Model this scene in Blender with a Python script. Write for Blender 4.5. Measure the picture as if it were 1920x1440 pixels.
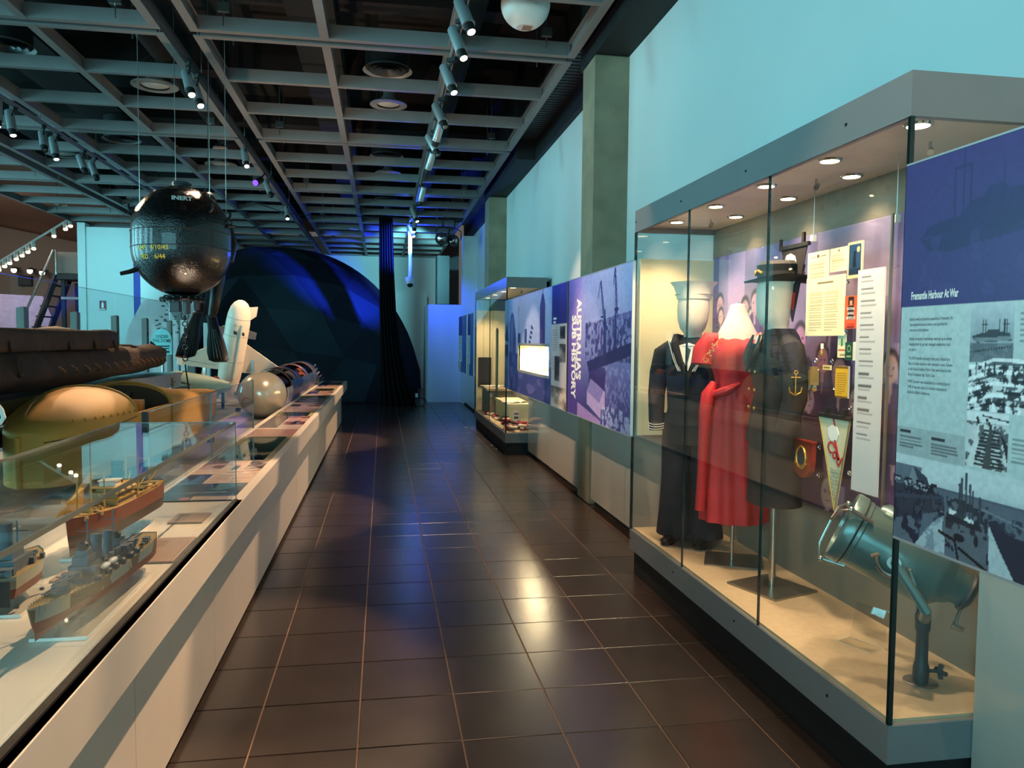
import bpy, math, random
import numpy as np
from mathutils import Vector, Matrix, Euler

for o in list(bpy.data.objects): bpy.data.objects.remove(o)
S = bpy.context.scene
COL = S.collection
random.seed(7)
PI = math.pi

# ------------------------------------------------------------------ camera
EYE = 1.547
yaw, pit, rol = 0.165516, 0.055371, 0.009706
fw = Vector((math.sin(yaw), math.cos(yaw), 0)); rt = Vector((math.cos(yaw), -math.sin(yaw), 0)); up = Vector((0, 0, 1))
f2 = fw*math.cos(pit) - up*math.sin(pit); u2 = up*math.cos(pit) + fw*math.sin(pit)
r3 = rt*math.cos(rol) + u2*math.sin(rol); u3 = u2*math.cos(rol) - rt*math.sin(rol)
cam = bpy.data.cameras.new('camera'); camo = bpy.data.objects.new('camera', cam); COL.objects.link(camo)
cam.sensor_width = 36; cam.lens = 1450.53*36/1920; cam.clip_start = .05; cam.clip_end = 200
camo.matrix_world = Matrix(((r3.x, u3.x, -f2.x, 0), (r3.y, u3.y, -f2.y, 0), (r3.z, u3.z, -f2.z, EYE), (0, 0, 0, 1)))
S.camera = camo

# ------------------------------------------------------------------ world, exposure, lamps
S.view_settings.view_transform = 'Standard'; S.view_settings.look = 'None'
S.view_settings.gamma = 1; S.view_settings.use_curve_mapping = False
S.view_settings.exposure = 0.0
W = bpy.data.worlds.new('world'); S.world = W; W.use_nodes = True
W.node_tree.nodes['Background'].inputs[0].default_value = (.9, .82, .75, 1)
W.node_tree.nodes['Background'].inputs[1].default_value = 0.12

def aim(o, loc, tgt):
    o.location = loc
    o.rotation_euler = (Vector(tgt) - Vector(loc)).to_track_quat('-Z', 'Y').to_euler()
def area(name, loc, tgt, sx, sy, power, color, spread=180):
    l = bpy.data.lights.new(name, 'AREA'); l.shape = 'RECTANGLE'; l.size = sx; l.size_y = sy
    l.energy = power; l.color = color; l.spread = math.radians(spread)
    o = bpy.data.objects.new(name, l); COL.objects.link(o); aim(o, loc, tgt); return o
def spot(name, loc, tgt, power, color, ang=40, blend=.4, rad=.03):
    l = bpy.data.lights.new(name, 'SPOT'); l.energy = power; l.color = color
    l.spot_size = math.radians(ang); l.spot_blend = blend; l.shadow_soft_size = rad
    o = bpy.data.objects.new(name, l); COL.objects.link(o); aim(o, loc, tgt); return o
CYAN = (.30, .86, 1.0); WARM = (1, .66, .40); BLUE = (.02, .06, 1.0)
# daylight through the tall windows of the hall on the left and behind the visitor
for y_ in (1.5, 4.5, 7.5, 10.5, 13.5): area('daylight_left_window', (-11.3, y_, 2.6), (2, y_+.6, 2.4), 1.35, 3.6, 230, CYAN)
area('daylight_rear_window', (-5.5, -6.0, 2.8), (-1.0, 10, 3.4), 8, 3.4, 700, CYAN)
# invented warm fill from the deck behind the counter, added to warm the ceiling beams
for x_, y_ in ((-1.72, 9.7), (-1.65, 12.7), (-1.45, 6.9)): spot('ceiling_fill', (x_, y_, .72), (x_+1.4, y_+.9, 4.3), 190, (1, .74, .52), 96, .8, .02)
# cool gelled wall washers on the ceiling tracks, then fill spots added for the end wall
WASH = (.22, .80, .92)
for y_ in (.8, 3.6, 6.6, 10.0, 13.0): spot('wall_washer', (-1.75, y_, 4.02), (2.26, y_+.5, 3.25), 122, WASH, 62, 1, .12)
for x_ in (-4.6, -5.6): spot('end_wall_fill', (x_, 14.5, 4.0), (-6.2, 19.2, 2.7), 330, WASH, 46, .9, .08)
# broad area fill added to lift the dark far hall
area('hall_fill', (-13, 24, 6.0), (-13, 27, 0), 6, 3, 650, (1, .80, .66))
# blue stage lanterns at the far end of the gallery
spot('blue_lantern_dome', (.9, 17.1, 4.0), (-1.0, 20.6, 3.1), 4600, BLUE, 50, .7, .06)
spot('blue_lantern_wall', (1.0, 18.5, 3.1), (1.75, 19.4, 2.0), 170, BLUE, 100, 1, .05)
spot('far_wall_fill', (.6, 18.4, 4.0), (.9, 25.5, 3.0), 1700, WASH, 50, .8, .06)  # cyan fill added to brighten the back wall, not a lantern
spot('blue_lantern_ceiling', (.9, 20.8, 3.2), (.5, 18.8, 4.6), 380, BLUE, 100, .7, .06)
# ------------------------------------------------------------------ materials
def lin(c):
    return tuple(((x/255)/12.92 if x/255 <= .04045 else (((x/255)+.055)/1.055)**2.4) for x in c)
MATS = {}
def mat(name, rgb, rough=.5, metal=0, var=.12, scale=6, bump=0, bscale=40, spec=.5, coat=0, rnd=0, emit=None, es=0, rvar=0):
    if name in MATS: return MATS[name]
    m = bpy.data.materials.new(name); m.use_nodes = True; MATS[name] = m
    nt = m.node_tree; N = nt.nodes; L = nt.links; p = N['Principled BSDF']
    c = lin(rgb)
    tc = N.new('ShaderNodeTexCoord'); nz = N.new('ShaderNodeTexNoise')
    nz.inputs['Scale'].default_value = scale; nz.inputs['Detail'].default_value = 5
    L.new(tc.outputs['Object'], nz.inputs['Vector'])
    rp = N.new('ShaderNodeValToRGB')
    rp.color_ramp.elements[0].position = .3; rp.color_ramp.elements[1].position = .7
    rp.color_ramp.elements[0].color = tuple(x*(1-var) for x in c)+(1,)
    rp.color_ramp.elements[1].color = tuple(min(1, x*(1+var)) for x in c)+(1,)
    L.new(nz.outputs['Fac'], rp.inputs[0])
    out = rp.outputs[0]
    if rnd:
        oi = N.new('ShaderNodeObjectInfo'); mr = N.new('ShaderNodeMapRange')
        mr.inputs['To Min'].default_value = 1-rnd; mr.inputs['To Max'].default_value = 1+rnd
        L.new(oi.outputs['Random'], mr.inputs['Value'])
        mx = N.new('ShaderNodeVectorMath'); mx.operation = 'SCALE'
        L.new(out, mx.inputs[0]); L.new(mr.outputs[0], mx.inputs['Scale']); out = mx.outputs[0]
    L.new(out, p.inputs['Base Color'])
    p.inputs['Roughness'].default_value = rough; p.inputs['Metallic'].default_value = metal
    p.inputs['Specular IOR Level'].default_value = spec; p.inputs['Coat Weight'].default_value = coat
    if rvar:
        mr2 = N.new('ShaderNodeMapRange'); mr2.inputs['To Min'].default_value = rough-rvar; mr2.inputs['To Max'].default_value = rough+rvar
        L.new(nz.outputs['Fac'], mr2.inputs['Value']); L.new(mr2.outputs[0], p.inputs['Roughness'])
    if bump:
        n2 = N.new('ShaderNodeTexNoise'); n2.inputs['Scale'].default_value = bscale; n2.inputs['Detail'].default_value = 6
        L.new(tc.outputs['Object'], n2.inputs['Vector'])
        bp = N.new('ShaderNodeBump'); bp.inputs['Strength'].default_value = bump; bp.inputs['Distance'].default_value = .01
        L.new(n2.outputs['Fac'], bp.inputs['Height']); L.new(bp.outputs[0], p.inputs['Normal'])
    if emit:
        p.inputs['Emission Color'].default_value = lin(emit)+(1,); p.inputs['Emission Strength'].default_value = es
    return m
def glassmat(name, tint=(.97, .99, .985), rmin=.035, rough=0.0):
    """architectural glass: clear transmission plus a Schlick mirror reflection"""
    m = bpy.data.materials.new(name); m.use_nodes = True; MATS[name] = m
    nt = m.node_tree; N = nt.nodes; L = nt.links; N.remove(N['Principled BSDF'])
    lw = N.new('ShaderNodeLayerWeight'); lw.inputs['Blend'].default_value = .5
    pw = N.new('ShaderNodeMath'); pw.operation = 'POWER'; pw.inputs[1].default_value = 5
    mr = N.new('ShaderNodeMapRange'); mr.inputs['To Min'].default_value = rmin; mr.inputs['To Max'].default_value = .5
    L.new(lw.outputs['Facing'], pw.inputs[0]); L.new(pw.outputs[0], mr.inputs['Value'])
    t = N.new('ShaderNodeBsdfTransparent'); t.inputs[0].default_value = tint+(1,)
    g = N.new('ShaderNodeBsdfGlossy'); g.inputs['Roughness'].default_value = rough; g.inputs[0].default_value = (1, 1, 1, 1)
    mx = N.new('ShaderNodeMixShader'); L.new(mr.outputs[0], mx.inputs[0]); L.new(t.outputs[0], mx.inputs[1]); L.new(g.outputs[0], mx.inputs[2])
    L.new(mx.outputs[0], N['Material Output'].inputs[0]); return m
def printmat(name, rough=.35, spec=.5):
    if name in MATS: return MATS[name]
    m = bpy.data.materials.new(name); m.use_nodes = True; MATS[name] = m
    nt = m.node_tree; p = nt.nodes['Principled BSDF']
    a = nt.nodes.new('ShaderNodeAttribute'); a.attribute_name = 'Col'
    nt.links.new(a.outputs['Color'], p.inputs['Base Color']); p.inputs['Roughness'].default_value = rough
    p.inputs['Specular IOR Level'].default_value = spec; return m

GLASS = glassmat('clear_glass'); ACRYL = glassmat('clear_acrylic', (.96, .97, .96), .05)
PRINT = printmat('printed_vinyl'); PRINTG = printmat('printed_gloss', .12)
M = dict(
 tile=mat('dark_floor_tile', (56, 46, 42), .25, var=.10, scale=4, bump=.012, bscale=60, rnd=.14, rvar=.03, spec=.85),
 grout=mat('tan_grout', (128, 100, 84), .8),
 wall=mat('white_paint', (205, 208, 206), .75, var=.03, scale=1.2),
 wallgloss=mat('white_back_painted_glass', (176, 170, 160), .10, var=.02, scale=1),
 conc=mat('board_marked_concrete', (142, 128, 104), .8, var=.24, scale=3, bump=.15, bscale=25),
 black=mat('black_paint', (12, 12, 13), .7), blackgloss=mat('black_gloss', (10, 10, 10), .25),
 beam=mat('grey_painted_steel', (128, 124, 122), .5, var=.05), plen=mat('dark_plenum', (26, 20, 18), .9, var=.3, scale=1.5),
 grey=mat('warm_grey_laminate', (128, 124, 118), .45, var=.02), fascia=mat('case_grey_metal', (122, 122, 122), .35, var=.02),
 casefl=mat('case_floor_fabric', (196, 172, 140), .8, var=.05, scale=30), casewall=mat('case_grey_lining', (134, 125, 110), .8, var=.04),
 cream=mat('cream_board', (238, 222, 178), .6, var=.02), counter=mat('counter_white_laminate', (226, 212, 196), .35, var=.02),
 steel=mat('brushed_steel', (190, 186, 178), .28, metal=1, var=.06, scale=20), chrome=mat('chrome', (220, 220, 220), .1, metal=1, var=.02),
 dkglass=mat('green_glass_edge', (14, 30, 28), .1, var=.05), silver=mat('silver_paint', (175, 178, 180), .35, metal=.5, var=.05),
 white=mat('white_satin', (235, 232, 225), .4, var=.03), dkgrey=mat('dark_grey_metal', (52, 54, 58), .45, var=.08),
)
LAMP = mat('lit_lens', (255, 240, 215), .4, emit=(255, 236, 200), es=14)
LAMPW = mat('lit_downlight', (255, 240, 215), .4, emit=(255, 226, 170), es=10)
LAMPV = mat('violet_lens', (120, 60, 255), .4, emit=(110, 50, 255), es=2)

# ------------------------------------------------------------------ mesh builder
def frame(d):
    d = Vector(d).normalized(); a = Vector((0, 0, 1)) if abs(d.z) < .95 else Vector((1, 0, 0))
    u = d.cross(a).normalized(); v = d.cross(u).normalized(); return u, v, d
class B:
    def __init__(s): s.v = []; s.f = []; s.m = None; s.sm = []
    def at(s, m): s.m = m; return s
    def add(s, vs, fs, smooth=False):
        n = len(s.v)
        for p in vs:
            p = Vector(p)
            if s.m is not None: p = s.m @ p
            s.v.append(p)
        for f in fs: s.f.append([i+n for i in f]); s.sm.append(smooth)
        return s
    def box(s, x0, x1, y0, y1, z0, z1, bev=0):
        if bev:
            b = bev; vs = []; 
            for (xa, xb, ya, yb, z) in ((x0+b, x1-b, y0+b, y1-b, z0), (x0, x1, y0, y1, z0+b), (x0, x1, y0, y1, z1-b), (x0+b, x1-b, y0+b, y1-b, z1)):
                vs += [(xa, ya, z), (xb, ya, z), (xb, yb, z), (xa, yb, z)]
            fs = [[3, 2, 1, 0], [12, 13, 14, 15]]
            for k in range(3):
                for i in range(4): fs.append([4*k+i, 4*k+(i+1) % 4, 4*k+4+(i+1) % 4, 4*k+4+i])
            return s.add(vs, fs)
        return s.add([(x0, y0, z0), (x1, y0, z0), (x1, y1, z0), (x0, y1, z0), (x0, y0, z1), (x1, y0, z1), (x1, y1, z1), (x0, y1, z1)],
                     [[3, 2, 1, 0], [4, 5, 6, 7], [0, 1, 5, 4], [1, 2, 6, 5], [2, 3, 7, 6], [3, 0, 4, 7]])
    def ring(s, rings, cap=True, closed=True, smooth=True):
        n = len(rings[0]); vs = [p for r in rings for p in r]; fs = []
        for k in range(len(rings)-1):
            for i in range(n if closed else n-1):
                j = (i+1) % n; fs.append([k*n+i, k*n+j, (k+1)*n+j, (k+1)*n+i])
        s.add(vs, fs, smooth)
        if cap and closed:
            s.add(list(reversed(rings[0])), [list(range(n))]); s.add(rings[-1], [list(range(n))])
        return s
    def cyl(s, p0, p1, r0, r1=None, n=12, cap=True):
        r1 = r0 if r1 is None else r1; p0 = Vector(p0); p1 = Vector(p1); u, v, d = frame(p1-p0)
        mk = lambda p, r: [p+(u*math.cos(2*PI*i/n)-v*math.sin(2*PI*i/n))*r for i in range(n)]
        return s.ring([mk(p0, r0), mk(p1, r1)], cap)
    def lathe(s, base, axis, prof, n=24, cap=True):
        """prof: list of (distance along the axis, radius)"""
        base = Vector(base); u, v, d = frame(axis)
        return s.ring([[base+d*t+(u*math.cos(2*PI*i/n)-v*math.sin(2*PI*i/n))*max(r, 1e-4) for i in range(n)] for t, r in prof], cap)
    def tube(s, pts, r, n=8, cap=True):
        pts = [Vector(p) for p in pts]; rs = r if isinstance(r, (list, tuple)) else [r]*len(pts); rings = []; pu = None
        for i, p in enumerate(pts):
            d = (pts[min(i+1, len(pts)-1)]-pts[max(i-1, 0)]).normalized()
            if pu is None: u, v, _ = frame(d)
            else: u = (pu-d*pu.dot(d)).normalized(); v = d.cross(u).normalized()
            pu = u; v = d.cross(u)
            rings.append([p+(u*math.cos(2*PI*k/n)+v*math.sin(2*PI*k/n))*rs[i] for k in range(n)])
        return s.ring(rings, cap)
    def ell(s, c, rx, ry, rz, n=20, k=12, t0=0, t1=PI):
        c = Vector(c); rings = []
        for j in range(k+1):
            t = t0+(t1-t0)*j/k; z = -math.cos(t); r = max(math.sin(t), 1e-3)
            rings.append([c+Vector((rx*r*math.cos(2*PI*i/n), ry*r*math.sin(2*PI*i/n), rz*z)) for i in range(n)])
        return s.ring(rings)
    def torus(s, c, axis, R, r, n=28, k=8, a0=0, a1=2*PI):
        u, v, d = frame(axis); c = Vector(c); full = abs(a1-a0-2*PI) < 1e-6; q = n if full else n+1
        rings = []
        for i in range(q):
            a = a0+(a1-a0)*i/n; e = u*math.cos(a)+v*math.sin(a)
            rings.append([c+e*(R+r*math.cos(2*PI*j/k))+d*(r*math.sin(2*PI*j/k)) for j in range(k)])
        if full: rings.append(rings[0])
        return s.ring(rings, cap=not full)
    def prism(s, poly, origin, u, v, w, smooth=False):
        """poly in (u,v), extruded by vector w"""
        o = Vector(origin); u = Vector(u); v = Vector(v); w = Vector(w)
        a = [o+u*p[0]+v*p[1] for p in poly]; b = [p+w for p in a]; n = len(a)
        fs = [list(range(n))[::-1], list(range(n, 2*n))]
        for i in range(n): fs.append([i, (i+1) % n, n+(i+1) % n, n+i])
        return s.add(a+b, fs, smooth)
def link(o, parent=None):
    COL.objects.link(o)
    if parent is not None: o.parent = parent
    return o
def build(name, b, m, parent=None, local=False, fixn=True):
    """one mesh object; vertices are in world space and are moved to the parent's (or their own) base"""
    off = Vector((0, 0, 0))
    if parent is not None and not local:
        q = parent
        while q is not None: off += q.location; q = q.parent
    own = Vector((0, 0, 0))
    if parent is None and not local:
        xs = [p.x for p in b.v]; ys = [p.y for p in b.v]; zs = [p.z for p in b.v]
        own = Vector(((min(xs)+max(xs))/2, (min(ys)+max(ys))/2, min(zs)))
    me = bpy.data.meshes.new(name); me.from_pydata([p-off-own for p in b.v], [], b.f); me.update()
    if fixn:
        import bmesh
        bm = bmesh.new(); bm.from_mesh(me); bmesh.ops.recalc_face_normals(bm, faces=bm.faces); bm.to_mesh(me); bm.free()
    me.polygons.foreach_set('use_smooth', b.sm)
    if any(b.sm):
        try: me.set_sharp_from_angle(angle=math.radians(38))
        except Exception: pass
    me.materials.append(MATS[m] if isinstance(m, str) else m)
    o = bpy.data.objects.new(name, me); o.location = own; return link(o, parent)
def tag(o, label=None, cat=None, group=None, kind=None):
    if label: o['label'] = label
    if cat: o['category'] = cat
    if group: o['group'] = group
    if kind: o['kind'] = kind
    return o
def thing(name, loc, label, cat, group=None, rz=0):
    o = bpy.data.objects.new(name, None); o.empty_display_size = .1; o.location = loc; o.rotation_euler = (0, 0, rz); COL.objects.link(o)
    return tag(o, label, cat, group)
def copy_tree(o, parent=None):
    c = o.copy(); COL.objects.link(c); c.parent = parent
    for ch in o.children: copy_tree(ch, c)
    return c
def struct(name, b, m, parent=None):
    o = build(name, b, m, parent)
    if parent is None: o['kind'] = 'structure'
    return o
def bx(*a, **k): return B().box(*a, **k)
ORD = ['first', 'second', 'third', 'fourth', 'fifth', 'sixth', 'seventh', 'eighth', 'ninth', 'tenth', 'eleventh', 'twelfth']

# ------------------------------------------------------------------ lettering and flat print
def text_geo(txt, size, bold=0, align='LEFT', sx=1.0, spacing=1.0, line=1.0):
    cu = bpy.data.curves.new('t', 'FONT'); cu.body = txt; cu.size = size; cu.offset = bold*size; cu.align_x = align
    cu.space_character = spacing; cu.space_line = line; cu.resolution_u = 2
    ob = bpy.data.objects.new('t', cu); COL.objects.link(ob)
    dg = bpy.context.evaluated_depsgraph_get(); dg.update()
    me = bpy.data.meshes.new_from_object(ob.evaluated_get(dg))
    vs = [(p.co.x*sx, p.co.y) for p in me.vertices]; fs = [list(p.vertices) for p in me.polygons]
    bpy.data.objects.remove(ob); bpy.data.curves.remove(cu); bpy.data.meshes.remove(me); return vs, fs
def lettering(name, txt, size, origin, u, v, m, parent, lift=.0015, **k):
    vs, fs = text_geo(txt, size, **k); u = Vector(u); v = Vector(v); n = u.cross(v); o = Vector(origin)
    b = B(); b.add([o+u*p[0]+v*p[1]+n*lift for p in vs], fs); return build(name, b, m, parent, fixn=False)
def lettering_fit(name, txt, length, cap, origin, u, v, m, parent, bold=.015, lift=.0015):
    vs, fs = text_geo(txt, 1.0, bold=bold); x0 = min(p[0] for p in vs); x1 = max(p[0] for p in vs); y1 = max(p[1] for p in vs); y0 = 0
    vs = [((p[0]-x0)*length/(x1-x0), p[1]*cap/y1) for p in vs]; u = Vector(u); v = Vector(v); n = u.cross(v); o = Vector(origin)
    b = B(); b.add([o+u*p[0]+v*p[1]+n*lift for p in vs], fs); return build(name, b, m, parent, fixn=False)
rng = np.random.default_rng(3)
def vnoise(h, w, cy, cx, oct=4, seed=0):
    r = np.random.default_rng(seed); out = np.zeros((h, w)); amp = 1; tot = 0
    for k in range(oct):
        gy, gx = max(2, int(cy*2**k)+1), max(2, int(cx*2**k)+1); g = r.random((gy+1, gx+1))
        y = np.linspace(0, gy-1e-6, h); x = np.linspace(0, gx-1e-6, w); yi = y.astype(int); xi = x.astype(int)
        fy = (y-yi)[:, None]; fx = (x-xi)[None, :]; fy = fy*fy*(3-2*fy); fx = fx*fx*(3-2*fx)
        a = g[np.ix_(yi, xi)]; b_ = g[np.ix_(yi, xi+1)]; c = g[np.ix_(yi+1, xi)]; d = g[np.ix_(yi+1, xi+1)]
        out += amp*((a*(1-fx)+b_*fx)*(1-fy)+(c*(1-fx)+d*fx)*fy); tot += amp; amp *= .5
    return out/tot
class Pic:
    """a small drawing surface; rows run bottom to top, colours are sRGB 0..255"""
    def __init__(s, w, h, rgb):
        s.w = w; s.h = h; s.a = np.ones((h, w, 3))*np.array(rgb, float)
        s.U, s.V = np.meshgrid(np.linspace(0, 1, w), np.linspace(0, 1, h))
    def blend(s, mask, rgb, a=1):
        m = (np.clip(mask, 0, 1)*a)[..., None]; s.a = s.a*(1-m)+np.array(rgb, float)*m; return s
    def poly(s, pts, rgb, a=1):
        ins = np.zeros((s.h, s.w), bool); n = len(pts)
        for i in range(n):
            x0, y0 = pts[i]; x1, y1 = pts[(i+1) % n]
            if y0 == y1: continue
            c = ((s.V >= min(y0, y1)) & (s.V < max(y0, y1))); ins ^= c & (s.U < (x1-x0)*(s.V-y0)/(y1-y0)+x0)
        return s.blend(ins.astype(float), rgb, a)
    def rect(s, u0, u1, v0, v1, rgb, a=1): return s.blend(((s.U >= u0) & (s.U <= u1) & (s.V >= v0) & (s.V <= v1)).astype(float), rgb, a)
    def disc(s, u, v, ru, rv, rgb, a=1, soft=.15):
        d = np.sqrt(((s.U-u)/ru)**2+((s.V-v)/rv)**2); return s.blend((1+soft/2-d)/soft, rgb, a)
    def line(s, u0, v0, u1, v1, t, rgb, a=1, asp=1):
        du, dv = (u1-u0)*asp, v1-v0; L = math.hypot(du, dv)+1e-9
        tt = np.clip(((s.U-u0)*asp*du+(s.V-v0)*dv)/L**2, 0, 1); d = np.hypot((s.U-u0)*asp-tt*du, s.V-v0-tt*dv)
        return s.blend((d < t).astype(float), rgb, a)
    def grain(s, cy, cx, amt, seed=0, oct=4):
        s.a = np.clip(s.a*(1+amt*(vnoise(s.h, s.w, cy, cx, oct, seed)-.5)[..., None]*2), 0, 255); return s
    def textblock(s, u0, u1, v0, v1, n, rgb, a=.8, seed=0):
        r = random.Random(seed); st = (v1-v0)/n
        for i in range(n):
            e = u1-(u1-u0)*(r.random()*.12 if i < n-1 else .4); s.rect(u0, e, v1-(i+.75)*st, v1-(i+.3)*st, rgb, a)
        return s
    def photo(s, u0, u1, v0, v1, dark, light, seed=0, cy=6, cx=6):
        n = vnoise(s.h, s.w, cy, cx, 5, seed); n = np.clip((n-.3)/.4, 0, 1)
        m = ((s.U >= u0) & (s.U <= u1) & (s.V >= v0) & (s.V <= v1)).astype(float)[..., None]
        s.a = s.a*(1-m)+m*(np.array(dark, float)*(1-n[..., None])+np.array(light, float)*n[..., None]); return s
def printed(name, pic, origin, u, v, m, parent, hole=None, lift=.001):
    """a fine flat mesh that carries a picture as point colours; origin = lower left corner, u and v span it"""
    o = Vector(origin); u = Vector(u); v = Vector(v); n = u.cross(v).normalized(); q = parent; off = Vector((0, 0, 0))
    while q is not None: off += q.location; q = q.parent
    o = o+n*lift-off; h, w = pic.h, pic.w
    P = (np.array(o)[None, None]+pic.U[..., None]*np.array(u)+pic.V[..., None]*np.array(v)).reshape(-1, 3)
    idx = np.arange(h*w).reshape(h, w); F = np.stack([idx[:-1, :-1], idx[:-1, 1:], idx[1:, 1:], idx[1:, :-1]], -1).reshape(-1, 4)
    if hole:
        cu = ((pic.U[:-1, :-1]+pic.U[1:, 1:])/2).ravel(); cv = ((pic.V[:-1, :-1]+pic.V[1:, 1:])/2).ravel()
        F = F[~((cu > hole[0]) & (cu < hole[1]) & (cv > hole[2]) & (cv < hole[3]))]
    me = bpy.data.meshes.new(name); me.vertices.add(len(P)); me.vertices.foreach_set('co', P.astype(np.float32).ravel())
    me.loops.add(F.size); me.loops.foreach_set('vertex_index', F.astype(np.int32).ravel())
    me.polygons.add(len(F)); me.polygons.foreach_set('loop_start', np.arange(0, F.size, 4, dtype=np.int32)); me.update(calc_edges=True); me.validate()
    c = pic.a.reshape(-1, 3)/255; c = np.where(c <= .04045, c/12.92, ((c+.055)/1.055)**2.4)
    at = me.color_attributes.new('Col', 'FLOAT_COLOR', 'POINT'); at.data.foreach_set('color', np.concatenate([c, np.ones((len(c), 1))], 1).astype(np.float32).ravel())
    me.materials.append(m); ob = bpy.data.objects.new(name, me); return link(ob, parent)
# ================================================================== SETTING
# ---- floor: grout bed, 294 single tiles in view, the rest joined
fl = struct('floor', bx(-24, 3, -7, 36, -.12, -.004), M['grout'])
tm = None
for j in range(42):
    for i in range(7):
        x = -.895+.4*i+.2; y = 2.904-.4+.4*j+.2
        if tm is None:
            o = build('floor_tile', bx(-.197, .197, -.197, .197, -.03, 0, bev=.0015), M['tile'], fl, local=True); tm = o.data
        else: o = link(bpy.data.objects.new('floor_tile', tm), fl)
        o.location = Vector((x, y, random.uniform(-.0004, .0004)))-fl.location
        o.rotation_euler = (random.uniform(-1, 1)*.0012, random.uniform(-1, 1)*.0012, 0)
b = B()
for j in range(-24, 62):
    for i in range(-27, 10):
        if 0 <= i < 7 and 0 <= j < 42: continue
        x = -.895+.4*i+.2; y = 2.904-.4+.4*j+.2
        b.box(x-.198, x+.198, y-.198, y+.198, -.03, 0)
tag(build('floor_tile', b, M['tile'], fl, fixn=False), kind='stuff')

# ---- right-hand wall: set-back upper wall, glossy lower cladding, concrete columns, black bulkhead
wr = struct('wall_right', bx(2.26, 2.46, -7, 21.5, 0, 4.2), M['wall'])
for i, (y0, y1) in enumerate(((-3.0, -.46), (-.44, .86), (.88, 2.235))): build('cladding_panel', bx(1.95, 1.985, y0, y1, .06, 2.2), M['wallgloss'], wr)
for (y0, y1) in ((4.965, 6.02), (6.03, 7.06), (7.52, 8.9), (8.91, 10.31), (13.95, 14.3), (14.9, 16.9), (16.91, 19.38)):
    build('cladding_panel', bx(1.95, 1.985, y0, y1, .06, 2.0), M['wallgloss'], wr)
for (y0, y1, z) in ((-3, 2.23, 2.19), (4.97, 7.07, 1.99), (7.5, 10.3, 1.99), (13.96, 19.3, 1.99)): build('wall_core', bx(1.99, 2.258, y0, y1, .0, z), M['black'], wr)
for (y0, y1) in ((7.07, 7.5), (14.3, 14.88)):
    c = struct('trim_%d' % (1 if y0 < 8 else 2), bx(1.93, 2.26, y0, y1, 0, 4.2, bev=.012), M['conc'])
    c['label'] = 'bare concrete column standing proud of the right wall'
struct('trim_3', bx(1.93, 2.26, 19.0, 19.38, 0, 4.1), M['wall'])
bk = B()
for (x0, y0, y1) in ((1.93, -7, 7.6), (2.2, 7.6, 11.3), (1.93, 11.3, 15.0), (2.2, 15, 21.5)): bk.box(x0, 2.46, y0, y1, 4.202, 5.6)
struct('trim_4', bk, M['black'])
dk = B()
for (y0, y1) in ((7.6, 11.3), (15, 20)):
    y = y0+.04
    while y < y1: dk.box(1.82, 2.2, y, y+.07, 4.5, 4.53); y += .1
    dk.box(1.82, 2.2, y0, y1, 4.53, 4.56)
struct('trim_5', dk, M['dkgrey'])
# ---- far end: white partition box, back wall, recess
fb = struct('wall_partition', bx(1.11, 2.26, 19.4, 21.5, .0, 2.44), M['wall'])
build('skirting', bx(1.1, 2.26, 19.39, 19.4, .0, .13), M['wall'], fb)
struct('wall_far', bx(-8.2, 1.75, 26.2, 26.4, 0, 4.9), M['wall'])
struct('wall_far_step', bx(.3, 1.4, 25.2, 26.2, 0, 3.1), M['wall'])
struct('wall_far_recess', B().box(1.75, 2.6, 27.0, 27.2, 0, 5).box(1.75, 1.85, 26.2, 27, 0, 5).box(1.55, 1.9, 22.6, 23.4, 2.6, 4.0), M['dkgrey'])
# ---- slab over the open ceiling, dark services
cl = struct('ceiling', bx(-7.45, 2.46, -7, 30, 5.55, 5.7), M['plen'])
sv = B()
for y in np.arange(-4, 24, 2.5): sv.box(-7.3, 1.8, y, y+.3, 5.1, 5.55)
for x in (-6.4, -2.6, .9): sv.cyl((x, -5, 5.0), (x, 24, 5.0), .16, n=12)
for x, w in ((-4.6, .7), (-1.0, .5)): sv.box(x, x+w, -5, 22, 4.95, 5.25)
build('services', sv, M['plen'], cl)
# ---- suspended steel grid: each beam is a piece
def beam(p0, p1, w, par, z=4.3, h=.115):
    (x0, y0), (x1, y1) = p0, p1
    bb = B()
    t = .012
    if abs(x1-x0) > abs(y1-y0):   # across: channel with a flange below and a web on the near side
        bb.box(x0, x1, y0-w/2, y0+w/2, z, z+t); bb.box(x0, x1, y0-w/2, y0-w/2+t, z+t, z+h); bb.box(x0, x1, y0-w/2, y0+w/2, z+h, z+h+t)
    else:
        bb.box(x0-w/2, x0+w/2, y0, y1, z, z+t); bb.box(x0-t/2, x0+t/2, y0, y1, z+t, z+h)
        bb.box(x0-w/2, x0+w/2, y0, y1, z+h, z+h+t)
    build('beam', bb, M['beam'], par, fixn=False)
YS = [-.05+3.75*k for k in range(0, 6)]
YM = [(k*3.75-.0+.0) for k in range(6)]
grids = [(-1.69, 1.82, (-.53, .64)), (-5.42, -1.98, (-3.08, -4.2)), (-7.35, -5.66, ())]
yd = [3.82, 7.55, 11.31, 15.03, 18.78, 22.5, 26.2]
gid = 0
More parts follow.
